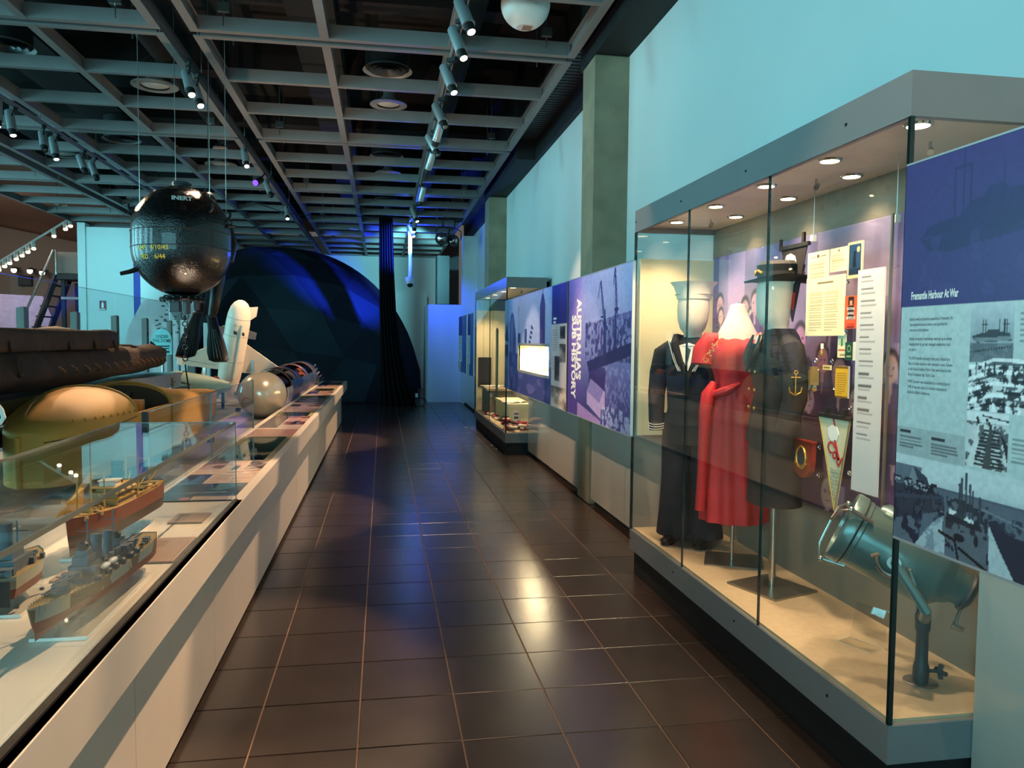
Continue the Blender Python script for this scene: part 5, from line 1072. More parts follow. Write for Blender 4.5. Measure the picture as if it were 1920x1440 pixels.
sec2 = [(6.3, .34, 1.045, 1.20), (6.4, .34, 1.045, 1.19), (7.2, .30, 1.03, 1.10), (8.0, .22, 1.0, 1.05), (8.8, .12, .97, 1.0), (9.3, .05, .93, .96)]
build('aft_hull', B().ring([arch(*s) for s in sec2], cap=True), tan, t)
build('bulkhead', B().prism([(x+1.94, z) for (x, y, z) in arch(6.28, .315, 1.04, 1.185)], (-1.94, 6.27, 0), (1, 0, 0), (0, 0, 1), (0, .02, 0)), olv, t)
build('coaming', B().tube([(x, 6.26, z+.006) for (x, y, z) in arch(6.26, .335, 1.045, 1.205)[1:-1]], .010, 6), tan, t)
build('coaming', B().tube([(x, 5.46, z+.004) for (x, y, z) in arch(5.46, .33, 1.045, 1.225)[1:-1]], .009, 6), tan, t)
build('seam_strip', B().tube([(-1.94+w+.002, y, zs-.02) for (y, w, zs, zc) in sec], .003, 5), olv, t)
rv = B()
for k in range(9):
    y = 4.78+.08*k; w = np.interp(y, [s[0] for s in sec], [s[1] for s in sec]); rv.ell((-1.94+w*.995, y, 1.065), .008, .010, .010, 8, 5)
build('rivet', rv, tan, t)
build('instrument', B().lathe((-1.96, 6.26, 1.09), (0, -1, 0), [(0, .06), (.02, .058), (.025, .045)], 20).lathe((-1.90, 6.26, 1.12), (0, -1, 0), [(0, .02), (.03, .018)], 10), M['dkgrey'], t)
build('lever', B().tube([(-1.88, 5.9, .95), (-1.84, 5.88, 1.06), (-1.76, 5.95, 1.08)], .012, 6).box(-1.78, -1.70, 5.9, 5.94, 1.0, 1.10).box(-1.76, -1.74, 5.78, 5.98, 1.07, 1.085), M['steel'], t)
build('bow_fitting', B().cyl((-2.0, 4.655, .70), (-2.0, 4.655, .985), .018, n=10), tan, t)

# ---- brown canvas canoe on its steel cradle
can = mat('brown_rotted_canvas', (62, 44, 32), .74, var=.45, scale=6, bump=.7, bscale=16)
t = thing('canvas_canoe', (-2.55, 6.5, 1.2), 'weathered brown canvas folding canoe on a grey steel cradle', 'canoe')
R = []
for (y, w, z0, z1, zm) in ((3.4, .30, 1.185, 1.47, 1.30), (4.6, .34, 1.18, 1.47, 1.30), (5.6, .35, 1.18, 1.475, 1.30), (6.6, .345, 1.18, 1.48, 1.30), (7.4, .32, 1.185, 1.48, 1.31), (8.0, .27, 1.20, 1.465, 1.32), (8.6, .23, 1.205, 1.47, 1.33), (9.0, .20, 1.215, 1.465, 1.335), (9.2, .16, 1.225, 1.46, 1.34), (9.27, .10, 1.24, 1.45, 1.345), (9.29, .04, 1.27, 1.42, 1.345)):
    rr = [(-2.55+w*.55, y, z0), (-2.55+w*.95, y, zm-.07), (-2.55+w*1.02, y, zm), (-2.55+w*.93, y, zm+.06), (-2.55+w*.80, y, z1-.03), (-2.55+w*.4, y, z1), (-2.55-w*.4, y, z1), (-2.55-w*.85, y, z1-.04), (-2.55-w*1.0, y, zm), (-2.55-w*.55, y, z0)]
    R.append(rr)
def canvas(R, n, amp, seed, closed=True):
    """resample a list of rings along their length with slack-cloth wrinkles"""
    A_ = np.array([[tuple(p) for p in r] for r in R], float); k = len(R); s0 = np.arange(k); s1 = np.linspace(0, k-1, n); m = A_.shape[1]
    C_ = np.stack([[np.interp(s1, s0, A_[:, j, d]) for d in range(3)] for j in range(m)], 0).transpose(2, 0, 1)
    j1 = np.arange(0, m, .34); C2 = np.stack([np.interp(j1, np.arange(m+1), np.append(C_[i, :, d], C_[i, 0, d])) for i in range(n) for d in range(3)], 0).reshape(n, 3, -1).transpose(0, 2, 1)
    for _ in range(2): C2 = (C2+np.roll(C2, 1, 1)+np.roll(C2, -1, 1))/3
    w = vnoise(n, C2.shape[1], 9, 5, 4, seed)-.5; cen = C2.mean(1, keepdims=True); dirn = C2-cen; dirn /= np.linalg.norm(dirn, axis=2, keepdims=True)+1e-6
    return [[tuple(p) for p in r] for r in C2+dirn*(w*amp)[..., None]]
bb = B().ring(canvas(R, 90, .05, 4)); hullc = build('hull', bb, can, t)
cm = B(); r = random.Random(5); R = []
cpts = [(-2.27, 3.4), (-2.27, 5.2), (-2.28, 6.4), (-2.29, 7.0), (-2.33, 7.3), (-2.42, 7.48), (-2.55, 7.52), (-2.72, 7.4), (-2.78, 6.8), (-2.80, 5), (-2.80, 3.4)]
for (x, y) in cpts:
    e = Vector((x+2.55, 0, 0)).normalized() if abs(y-7.5) > .1 else Vector((0, 1, 0)); h = .125+r.uniform(-.008, .012)
    R.append([Vector((x, y, 1.455))+e*.035, Vector((x, y, 1.50))+e*.045, Vector((x, y, 1.46+h))+e*.03, Vector((x, y, 1.47+h)), Vector((x, y, 1.46+h))-e*.02, Vector((x, y, 1.45))-e*.01])
build('cockpit_coaming', B().ring(canvas(R, 80, .035, 9)), can, t)
build('folded_apron', B().ring([[(-2.55+dx, y, 1.56+dz+.02*math.sin(y*5+dx*9)) for (dx, dz) in ((-.22, 0), (-.1, .03), (.05, .05), (.2, .02), (.22, -.03), (-.22, -.04))] for y in np.linspace(5.4, 7.2, 9)]), can, t)
lt = mat('leather_lacing', (170, 116, 72), .6, var=.2, scale=30)
for k in range(15):
    y = 5.75+.225*k; w = float(np.interp(y, [6.6, 7.4, 8, 8.6, 9.0], [.35, .325, .275, .225, .175])); x = -2.55+w*1.0
    build('lacing', B().tube([(x+.015, y-.04, 1.345), (x+.035, y, 1.32), (x+.028, y+.05, 1.30), (x+.008, y+.07, 1.285)], .006, 6), lt, t)
for y in (5.15, 6.05, 6.55, 7.0): build('lashing_loop', B().torus((-2.555+.32, y, 1.485), (1, .3, .2), .03, .008, 14, 6), can, t)
build('carry_ring', B().torus((-2.20, 5.18, 1.36), (1, .3, .1), .055, .011, 22, 8), can, t)
build('bow_knot', B().tube([(-2.55, 9.22, 1.40), (-2.54, 9.24, 1.46), (-2.56, 9.20, 1.50)], [.02, .026, .01], 8), can, t)
build('deck_rope', B().tube([(-2.40, 7.5, 1.475), (-2.38, 7.9, 1.47), (-2.42, 8.3, 1.44), (-2.46, 8.55, 1.38)], .012, 6), can, t)
t = thing('steel_cradle', (-2.55, 6.4, .66), 'grey steel cradle bench carrying the brown canvas canoe', 'cradle')
build('tray', B().box(-2.9, -2.22, 3.3, 9.1, 1.13, 1.165).box(-2.24, -2.22, 3.3, 9.1, 1.02, 1.13), M['steel'], t); build('rail', bx(-2.26, -2.18, 3.3, 9.3, .90, 1.0), M['dkgrey'], t)
for y in (4.4, 6.0, 7.6, 8.8):
    build('leg', B().box(-2.3, -2.24, y-.03, y+.03, .66, 1.13), M['steel'], t); build('bracket', B().box(-2.215, -2.20, y-.08, y+.08, 1.03, 1.12).cyl((-2.20, y-.04, 1.075), (-2.19, y-.04, 1.075), .012, n=10), M['steel'], t)
# tilted sign frame at the left edge
t = thing('sign_frame', (-2.0, 3.95, .66), 'grey graphic rail with a pale rounded metal rim at the left edge', 'sign')
rp_ = [(-2.45, 1.115), (-1.80, 1.135), (-1.765, 1.142), (-1.752, 1.165), (-1.765, 1.20), (-1.93, 1.40), (-2.45, 1.38)]
build('rim', B().tube([(x, 3.94-(z-1.12)*-.25, z) for x, z in rp_], .011, 8), M['white'], t)
build('face', B().prism([(x, z) for x, z in rp_], (0, 3.945-1.12*.25, 0), (1, 0, 0), (0, .25, 1), (0, .012, 0)).at(None), M['dkgrey'], t)
build('stem', B().cyl((-2.1, 4.0, .66), (-2.1, 4.0, 1.16), .03, n=10), M['steel'], t)

# ---- pale drum and cone behind the canoe
pg = mat('pale_green_paint', (196, 204, 176), .5, var=.12, scale=6); mot = mat('mottled_lid', (120, 112, 84), .8, var=.4, scale=9, bump=.3)
t = thing('warhead_drum', (-2.52, 9.9, .66), 'pale green drum with a mottled brown lid under the canoe bow', 'drum'); build('shell', B().lathe((-2.60, 9.8, .66), (.25, .1, 1), [(0, .24), (.36, .245), (.38, .235)], 36), pg, t); build('lid', B().lathe((-2.60, 9.8, .66), (.25, .1, 1), [(.375, .235), (.40, .20), (.405, .0)], 36), mot, t); build('seam', B().torus(Vector((-2.60, 9.8, .66))+Vector((.25, .1, 1)).normalized()*.2, (.25, .1, 1), .245, .004, 36, 5), olv, t)
t = thing('float_cone', (-2.25, 10.7, .66), 'pale conical float lying behind the drum', 'float'); build('cone', B().lathe((-2.75, 10.35, .88), (1, -.15, .08), [(0, 0), (.04, .22), (.2, .24), (.55, .16), (.85, .05), (.88, 0)], 32), pg, t); build('band', B().torus((-2.45, 10.305, .905), (1, -.15, .08), .225, .006, 32, 6), olv, t); build('strut', B().cyl((-2.0, 10.24, .66), (-2.0, 10.24, .93), .02, n=8), M['dkgrey'], t)

# ---- white winged missile standing on its nose
wm = mat('missile_white', (232, 214, 192), .42, var=.05, scale=8, bump=.03)
A0 = Vector((-2.17, 11.25, .66)); A1 = Vector((-1.875, 10.95, 2.10)); ax = (A1-A0).normalized(); LN = (A1-A0).length
t = thing('winged_missile', (-2.1, 11.2, .66), 'white winged missile standing upright on steel legs', 'missile')
build('fuselage', B().lathe(A0, ax, [(.02, .03), (.06, .08), (.2, .125), (.38, .15), (.55, .158), (1.15, .158), (1.27, .148), (1.36, .125), (1.42, .09), (1.455, .045), (1.465, 0)], 40), wm, t)
for d in (.62, .98, 1.22): build('panel_joint', B().torus(A0+ax*d, ax, .1585 if d < 1.2 else .153, .0025, 40, 5), M['grey'], t)
sr = Vector((1, .15, 0)); sr = (sr-ax*sr.dot(ax)).normalized(); fn = sr.cross(ax).normalized()
if fn.y > 0: fn = -fn
O = A0
def wing(s):
    rt_a, rt_b = .88, .46; tp_a, tp_b = .56, .46; th = .012
    pts = [O+sr*s*.13+ax*rt_a, O+sr*s*.13+ax*rt_b, O+sr*s*.66+ax*(tp_b+.02*s), O+sr*s*.67+ax*(tp_a+.03*s)]
    return B().add([p-fn*th for p in pts]+[p+fn*th for p in pts], [[0, 1, 2, 3], [7, 6, 5, 4], [0, 4, 5, 1], [1, 5, 6, 2], [2, 6, 7, 3], [3, 7, 4, 0]])
for s in (-1, 1):
    w = build('wing', wing(s), wm, t); build('tip_rail', B().tube([O+sr*s*.67+ax*.44, O+sr*s*.68+ax*.62], .012, 6), M['white'], w)
    e = fn*.014; build('flap_line', B().tube([O+sr*s*.20+ax*.51+e, O+sr*s*.60+ax*.52+e, O+sr*s*.60+ax*.47+e], .0025, 4), M['grey'], w)
build('dorsal_rail', B().tube([A0+fn*.155+sr*.06+ax*.4, A0+fn*.155+sr*.06+ax*1.15], .014, 6), wm, t)
build('tail_fin', B().prism([(0, 0), (.12, .03), (.12, -.10), (0, -.22)], A0+ax*1.38+sr*.10, sr, ax, fn*.02), wm, t)
for s in (-1, 1): build('side_bracket', B().prism([(.14, 0), (.26, .0), (.26, .09), (.14, .11)], A0+ax*.95, sr*s, ax, fn*-.05), M['steel'], t)
for dx in (-.035, .06): build('marking', B().prism([(dx, 0), (dx+.045, -.01), (dx+.04, .035), (dx-.005, .045)], A0+ax*1.02+fn*.160, sr, ax, fn*.002).prism([(dx+.01, .008), (dx+.035, 0), (dx+.032, .027), (dx+.005, .037)], A0+ax*1.02+fn*.1615, sr, ax, fn*.002), M['dkgrey'], t)
for dx in (-.03, .05): build('inspection_ring', B().torus(A0+ax*1.14+fn*.158+sr*dx, fn, .018, .002, 16, 4), M['grey'], t)
build('red_ring', B().torus((-2.22, 10.9, .97), (-.3, -1, .1), .05, .02, 24, 8), mat('oxblood_paint', (110, 24, 24), .4), t); build('ring_core', B().lathe((-2.22, 10.9, .97), (-.3, -1, .1), [(-.05, .05), (.005, .045), (.01, 0)], 20), mat('oxblood_dark', (50, 10, 12), .5), t)
for s, x in ((-1, -2.42), (1, -1.78)):
    build('leg', B().box(x-.02, x+.02, 11.15, 11.2, .66, 1.25), M['steel'], t); build('leg', B().tube([(x+.16*s, 11.3, .66), (x, 11.2, 1.2)], .015, 6), M['steel'], t)
build('cross_bar', B().cyl((-2.42, 11.18, .80), (-1.78, 11.18, .80), .014, n=8), M['steel'], t)

# ---- torpedo with a glass nose
tb = mat('torpedo_blue_steel', (70, 92, 120), .35, metal=.5, var=.1, scale=6); cop = mat('copper_rim', (150, 84, 66), .4, metal=.4)
TC = Vector((-1.325, 8.95, .925)); TR = .262
t = thing('torpedo', (-1.325, 11.3, .66), 'cutaway blue torpedo with a silvery dome nose lying along the counter', 'torpedo')
dome = mat('silvered_dome', (205, 192, 170), .22, metal=.35, var=.05, coat=.4)
build('nose_dome', B().ell(TC, TR, TR, TR, 48, 28), dome, t)
def shellseg(y0, y1, a0, a1, m, nm, R=TR, n=26, th=.012):
    """part of a tube wall between angles (degrees, 0 = +x, 90 = up)"""
    rr = []
    for y in (y0, y1):
        o = [(TC.x+R*math.cos(math.radians(a0+(a1-a0)*i/n)), y, TC.z+R*math.sin(math.radians(a0+(a1-a0)*i/n))) for i in range(n+1)]
        i_ = [(TC.x+(R-th)*math.cos(math.radians(a0+(a1-a0)*i/n)), y, TC.z+(R-th)*math.sin(math.radians(a0+(a1-a0)*i/n))) for i in range(n, -1, -1)]
        rr.append(o+i_)
    return build(nm, B().ring(rr), m, t)
shellseg(9.12, 9.62, 85, 375, M['silver'], 'collar'); shellseg(9.62, 10.3, -180, 28, tb, 'lower_shell'); shellseg(9.62, 10.3, 88, 180, tb, 'upper_shell')
shellseg(10.3, 10.55, 0, 360, tb, 'ring_frame'); shellseg(10.55, 11.5, -180, 25, tb, 'lower_shell'); shellseg(10.55, 11.5, 95, 180, tb, 'upper_shell'); shellseg(11.5, 11.75, 0, 360, tb, 'ring_frame')
shellseg(11.75, 12.6, -180, 25, tb, 'lower_shell'); shellseg(11.75, 12.6, 95, 180, tb, 'upper_shell'); shellseg(12.6, 13.2, 0, 360, tb, 'tail_shell')
for y in (9.62, 10.3, 11.5, 12.6): build('cut_rim', B().torus((TC.x, y, TC.z), (0, 1, 0), TR-.006, .010, 40, 6), cop, t)
build('tail_cone', B().lathe((TC.x, 13.2, TC.z), (0, 1, 0), [(0, TR), (.25, .20), (.5, .10), (.55, .06), (.7, .05)], 32), tb, t)
build('engine', B().cyl((TC.x, 11.85, TC.z), (TC.x, 12.5, TC.z), .14, n=20).cyl((TC.x+.05, 11.9, TC.z+.14), (TC.x+.05, 12.4, TC.z+.14), .04, n=12).cyl((TC.x+.13, 11.9, TC.z+.06), (TC.x+.13, 12.4, TC.z+.06), .04, n=12), cop, t)
build('air_vessel', B().cyl((TC.x, 10.6, TC.z), (TC.x, 11.45, TC.z), .17, n=24), M['black'], t)
build('warhead_core', B().cyl((TC.x, 9.66, TC.z), (TC.x, 10.25, TC.z), .15, n=24).torus((TC.x, 9.8, TC.z), (0, 1, 0), .15, .012, 28, 6), mat('maroon_core', (90, 34, 30), .5), t)
pr = B()
for k in range(5): pr.tube([(TC.x+.16+.03*k, 12.8+.12*k, TC.z+.12-.05*k), (TC.x+.26+.02*k, 12.75+.12*k, TC.z+.22-.06*k)], .014, 8)
for k in range(4): pr.cyl((TC.x+.20+.015*k, 13.2+.1*k, .66), (TC.x+.20+.015*k, 13.2+.1*k, 1.02-.03*k), .008, n=6)
build('valve_rods', pr, M['chrome'], t)
build('cradle', B().box(TC.x-.22, TC.x+.22, 9.75, 9.85, .62, .68).box(TC.x-.22, TC.x+.22, 12.2, 12.3, .62, .68), M['steel'], t)
# ================================================================== FAR END
# ---- dark faceted dome tent
dm = mat('dark_tent_fabric', (22, 34, 44), .75, var=.25, scale=1.2); DC = Vector((-2.9, 22.35, 0)); DR = 4.02
t = thing('dome_tent', DC, 'huge dark faceted dome tent filling the far end of the gallery', 'dome tent')
import bmesh
bm = bmesh.new(); bmesh.ops.create_icosphere(bm, subdivisions=3, radius=DR)
bmesh.ops.rotate(bm, verts=bm.verts, cent=(0, 0, 0), matrix=Matrix.Rotation(.5, 3, 'Z') @ Matrix.Rotation(.25, 3, 'X'))
geom = bmesh.ops.bisect_plane(bm, geom=bm.verts[:]+bm.edges[:]+bm.faces[:], plane_co=(0, 0, .01), plane_no=(0, 0, -1), clear_outer=True)
for v in bm.verts:
    v.co.z *= 1.02
    if v.co.y > 0: v.co.y *= .82
# single fabric facets in view, the hidden rear joined
tones = [mat('tent_panel_%d' % k, c, .75, var=.12, scale=1) for k, c in enumerate(((18, 30, 40), (26, 40, 50), (34, 54, 62), (15, 23, 35)))]
rear = B(); nf = 0
for f in bm.faces:
    c = f.calc_center_median(); P0 = [v.co.copy() for v in f.verts]
    if c.y > .9: rear.add([p+DC for p in P0], [list(range(len(P0)))]); continue
    P0 = [c+(p-c)*.997 for p in P0]; n_ = len(P0); q = [p*.992 for p in P0]
    build('fabric_panel', B().add([p+DC for p in P0+q], [list(range(n_)), list(range(2*n_-1, n_-1, -1))]+[[i, n_+i, n_+(i+1) % n_, (i+1) % n_] for i in range(n_)]), tones[(nf*7+nf//3) % 4], t); nf += 1
bm.free()
tag(build('fabric_panel', rear, tones[0], t), kind='stuff')
# entrance hoop band: black strap over the shoulder of the dome, pale fabric beyond it
hp = B(); R = []
for i in range(25):
    a = PI*.02+PI*.5*i/24; 
    e = Vector((math.cos(a)*.92, -.40*math.cos(a)-.0, math.sin(a)*1.0)); w = Vector((.30, .32, 0)).normalized()
    p = DC+Vector((e.x*DR, e.y*DR, e.z*DR)).normalized()*0+Vector((e.x, e.y, e.z))*DR*1.012
    R.append([p-w*.26, p+w*.26, p+w*.26-e*.03, p-w*.26-e*.03])
build('entrance_band', B().ring(R), M['black'], t)
# ---- black drape
dr = mat('black_velvet', (7, 6, 10), .95, var=.3, scale=10, spec=.2)
t = thing('black_drape', (.2, 18.2, 0), 'tall black gathered drape hanging from the ceiling beside the dome', 'drape')
R = []
for (z, x0, x1, d) in ((4.35, -.09, .22, .10), (3.2, -.09, .25, .10), (2.2, -.08, .30, .12), (1.3, -.06, .42, .14), (.6, -.05, .58, .16), (.004, -.04, .80, .20)):
    n = 40; row = []
    for i in range(n): 
        s = i/(n-1); row.append((x0+(x1-x0)*s, 18.2-d*.5*math.sin(s*PI)+.035*math.sin(s*2*PI*6+z*.8), z))
    for i in range(n-1, -1, -1):
        s = i/(n-1); row.append((x0+(x1-x0)*s, 18.25+.035*math.sin(s*2*PI*6+z*.8), z))
    R.append(row)
build('cloth', B().ring(R), dr, t); build('rail', B().cyl((-.2, 18.22, 4.36), (.35, 18.22, 4.36), .02, n=8), M['dkgrey'], t)
t = thing('cable_coil', (.80, 18.0, 0), 'coil of pale cable on the floor at the foot of the drape', 'cable'); build('coil', B().torus((.86, 18.1, .10), (.3, 1, .2), .11, .012, 24, 6).torus((.87, 18.14, .11), (.3, 1, .1), .10, .012, 24, 6), M['dkgrey'], t); build('plug', bx(.74, .80, 18.0, 18.05, .22, .32, bev=.01), M['silver'], t)
# ---- security camera on a drop pole
t = thing('security_camera', (.64, 19.1, 2.55), 'white security camera on a long drop pole under the grid', 'camera'); Q = Vector((.645, 19.0, 0))
build('pole', B().cyl(Q+Vector((0, 0, 3.06)), Q+Vector((0, 0, 4.3)), .045, n=12), M['white'], t); build('housing', B().lathe(Q+Vector((0, 0, 2.88)), (0, 0, 1), [(0, .07), (.02, .10), (.10, .12), (.16, .13), (.19, .10)], 20), M['white'], t); build('lens', B().ell(Q+Vector((0, -.05, 2.88)), .07, .07, .06, 14, 10), M['black'], t)
# ---- mirror-ball style stage lanterns
for k, (x, y) in enumerate(((1.33, 17.6), (1.62, 17.9))):
    t = thing('stage_lantern', (x, y, 3.7), '%s round black stage lantern under the grid near the far column' % ('left-hand', 'right-hand')[k], 'stage light', 'stage lanterns')
    build('can', B().lathe((x, y+.12, 3.86), (-.2, -1, -.2), [(0, .06), (.05, .12), (.2, .14), (.22, .125), (.20, .12)], 24), M['blackgloss'], t); build('lens', B().lathe((x-.03, y-.06, 3.83), (-.2, -1, -.2), [(0, .115), (.02, .08), (.03, 0)], 20), MATS['chrome'], t)
    build('yoke', B().tube([(x-.15, y, 3.85), (x-.15, y, 4.05), (x, y, 4.12), (x+.15, y, 4.05), (x+.15, y, 3.85)], .012, 6).cyl((x, y, 4.12), (x, y, 4.3), .015, n=8).tube([(x, y, 4.27), (1.80, y, 4.29)], .02, 8), M['black'], t)

# ================================================================== LEFT BACKGROUND
# ---- tall glass screen with steel posts
gs = thing('glass_wall_screen', (-4.0, 12, 0), 'tall clear glass screen with short steel posts in the left background', 'glass screen')
ps = (9.5, 11.02, 12.56, 14.07, 15.6)
for y in ps: build('post', B().box(-4.05, -3.97, y-.02, y+.10, .0, 1.87).box(-4.02, -3.98, y+.0, y+.08, 0, 1.88), M['dkgrey' if 0 else 'grey'], gs)
for y in ps:
    for z in (1.45, 1.62): build('stud', B().cyl((-3.97, y+.01, z), (-3.955, y+.01, z), .022, n=10), M['dkgrey'], gs)
for a, c in zip((7.9,)+ps, ps+(17.0,)): build('pane', bx(-4.005, -3.993, a+.02, c-.01, .1, 2.21), GLASS, gs)
build('glass_edge', B().box(-4.006, -3.992, 7.9, 17.0, 2.21, 2.214), ge, gs)
for k, y in enumerate((15.9, 16.5, 16.9)): build('post', bx(-3.95+.3*k, -3.83+.3*k, y+.3, y+.4, 0, 1.9-.04*k), M['white'], gs)
# ---- fire extinguisher sign
t = thing('extinguisher_sign', (-6.36, 19.18, 2.17), 'maroon fire extinguisher sign on the cyan lit end wall', 'sign'); build('plate', bx(-6.43, -6.295, 19.175, 19.195, 2.17, 2.385), mat('maroon_sign', (120, 34, 50), .5), t)
build('symbol', B().box(-6.387, -6.339, 19.172, 19.175, 2.22, 2.325).box(-6.373, -6.353, 19.172, 19.175, 2.325, 2.36), M['white'], t); build('caption_line', B().box(-6.42, -6.305, 19.172, 19.175, 2.18, 2.20), M['white'], t)
# ---- chart wall with the dome sign
p = Pic(60, 80, (206, 198, 212)); p.blend((vnoise(80, 60, 12, 12, 4, 5) > .60)*(p.V > .2)*(p.V < .7), (100, 96, 110), .8); p.disc(.25, .3, .5, .9, (190, 206, 220), .4)
t = thing('chart_board', (-4.78, 17.3, .72), 'pale printed chart panel on the left under the sea mine', 'panel'); build('board', B().prism([(-.85, 0), (.75, 0), (.75, 1.55), (.35, 2.35), (-.25, 2.3), (-.7, 1.4)], (-4.78, 17.3, .72), (.70, 0, 0), (0, 0, .70), (0, .05, 0)), mat('chart_print', (214, 204, 206), .6, var=.12, scale=3), t)
pt = B(); r = random.Random(3)
for k in range(40):
    x = -4.55+r.gauss(.05, .12); z = 1.85+r.gauss(0, .22); a = r.uniform(.01, .035); pt.box(x-a, x+a, 17.292, 17.30, z-a*.5, z+a*.5)
tag(build('ink_blots', pt, M['dkgrey'], t), kind='stuff'); build('leg', B().box(-5.2, -5.15, 17.31, 17.35, 0, .75), M['steel'], t); build('leg', B().box(-4.4, -4.35, 17.31, 17.35, 0, .75), M['steel'], t)
t = thing('dome_sign', (-4.05, 16.6, 1.0), 'round topped turquoise sign reading Under the dome', 'sign'); SX, SY, SZ = -3.98, 15.0, 1.44
build('plate', B().prism([(-.17, -.26), (.17, -.26), (.17, 0)]+[(.17*math.cos(PI*i/12), .0+.21*math.sin(PI*i/12)) for i in range(1, 12)]+[(-.17, 0)], (SX, SY, SZ+.06), (1, 0, 0), (0, 0, 1), (0, .02, 0)), mat('turquoise_sign', (150, 226, 226), .5), t)
lettering('lettering', 'UNDER\nTHE DOME', .085, (SX, SY, SZ+.10), (1, 0, 0), (0, 0, 1), M['dkgrey'], t, align='CENTER', bold=.01, sx=.75, line=.9); build('text_line', B().box(SX-.13, SX+.13, SY-.003, SY, SZ-.06, SZ-.035).box(SX-.13, SX+.12, SY-.003, SY, SZ-.10, SZ-.08).box(SX-.13, SX+.13, SY-.003, SY, SZ-.17, SZ-.13), M['dkgrey'], t); build('stand', B().cyl((SX, SY+.03, 0), (SX, SY+.03, SZ-.15), .025, n=8), M['steel'], t)
# ---- gangway stair with canvas sides
t = thing('gangway', (-8.6, 24, 0), 'steep gangway stair with a canvas sided top platform in the far left hall', 'gangway')
cvs = mat('grey_canvas', (170, 168, 160), .8, var=.1, scale=4)
build('canvas_side', B().box(-9.13, -8.2, 24.0, 24.05, 3.36, 3.96).box(-9.18, -9.13, 24.0, 25.0, 3.34, 3.96), cvs, t); build('platform', bx(-9.2, -8.2, 23.9, 25.0, 3.18, 3.34), M['dkgrey'], t)
for y in (23.95, 24.9): build('stringer', B().tube([(-9.15, y, 3.3), (-9.65, y, 1.95), (-10.2, y, .3)], .09, 4), M['dkgrey'], t)
build('hand_rail', B().tube([(-9.2, 23.9, 4.0), (-9.85, 23.9, 2.5), (-10.5, 23.9, .9)], .035, 8).tube([(-9.15, 23.9, 4.0), (-9.15, 23.9, 3.3)], .03, 8), M['steel'], t)
for k in range(9): build('tread', bx(-9.24-.115*k-.14, -9.24-.115*k, 23.95, 24.9, 3.0-.30*k, 3.04-.30*k), M['dkgrey'], t)
build('leg', B().box(-8.35, -8.25, 24.1, 24.2, 0, 3.18).box(-9.1, -9.0, 24.1, 24.2, 0, 3.18), M['dkgrey'], t); build('under_screen', bx(-9.1, -8.2, 25.1, 25.15, 1.0, 3.15), mat('deep_blue_screen', (30, 36, 120), .5), t); build('brace', B().tube([(-9.1, 24.1, 1.6), (-8.3, 24.1, 2.3)], .025, 6).box(-9.1, -8.2, 24.08, 24.12, 2.62, 2.69), M['white'], t)
t = thing('wall_screen', (-13.7, 32.9, 3.5), 'small dark screen on the far hall wall', 'screen'); build('bezel', bx(-13.95, -13.45, 32.9, 32.97, 3.5, 3.9), M['black'], t); build('display', bx(-13.91, -13.49, 32.89, 32.9, 3.54, 3.86), M['dkgrey'], t)
t = thing('violet_partition', (-11, 26, 0), 'pale violet lit partition in the far left hall', 'partition'); build('face', B().prism([(-1.6, 0), (.9, 0), (.34, 2.06), (.06, 2.79), (-1.6, 2.85)], (-10.4, 26, 0), (1, 0, 0), (0, 0, 1), (0, .1, 0)), mat('violet_paint', (186, 180, 214), .6), t); build('foot', bx(-12, -9.7, 25.95, 26.15, 0, .1), M['dkgrey'], t)
spot('violet_lamp', (-9.5, 23.0, 4.0), (-10.8, 26, 1.5), 110, (.45, .4, 1), 80, .6, .05)

# ================================================================== CEILING FIXTURES
# ---- track spotlights
def headproto(name, lit):
    t = thing(name, (0, 0, 0), 'x', 'spotlight'); 
    build('adaptor', B().box(-.02, .02, -.05, .05, -.03, 0), M['black'], t, local=True)
    build('arm', B().tube([(0, 0, -.03), (0, .03, -.07), (0, .03, -.12)], .012, 6), M['black'], t, local=True)
    hd_ = build('barrel', B().lathe((0, .10, -.05), (0, -.55, -.84), [(0, .035), (.01, .042), (.20, .042), (.205, .046), (.215, .046)], 18), M['silver'], t, local=True)
    build('snoot', B().lathe((0, -.018, -.23), (0, -.55, -.84), [(0, .034), (.06, .034), (.06, .028), (.055, .026)], 18), M['black'], hd_, local=True)
    build('lens', B().lathe((0, -.050, -.2795), (0, -.55, -.84), [(0, .027), (.003, .026), (.004, 0)], 16), LAMP if lit else M['chrome'], hd_, local=True)
    return t
PL = headproto('track_spotlight', True); PU = headproto('track_spotlight', False); usedL = [0, 0]
def head(x, y, z, rz, tilt, lit, label):
    pr = PL if lit else PU; i = 0 if lit else 1
    o = pr if not usedL[i] else copy_tree(pr); usedL[i] = 1
    o.location = (x, y, z); o.scale = (1.15, 1.15, 1.15); o.rotation_euler = (tilt, 0, rz); o['label'] = label; o['group'] = 'ceiling track spotlights'; return o
def track(name, x, y0, y1, z, lb, m):
    t = thing(name, (x, (y0+y1)/2, z), lb, 'track'); build('rail', bx(x-.022, x+.022, y0, y1, z-.03, z+.01), m, t); build('slot', bx(x-.006, x+.006, y0, y1, z-.032, z-.03), M['black'], t)
    for y in np.arange(y0+.5, y1, 2.5): build('hanger', B().cyl((x, y, z), (x, y, 4.6), .006, n=6), M['steel'], t)
track('lighting_track', .64, 3.0, 18.2, 4.22, 'lighting track on the right, nearest the cyan wall', M['beam'])
track('lighting_track', -1.835, 3.0, 18.4, 4.22, 'dark lighting track in the middle of the ceiling, right of the mine wires', M['black'])
track('lighting_track', -4.2, 7.6, 20, 4.22, 'lighting track on the left, above the canvas canoe', M['beam'])
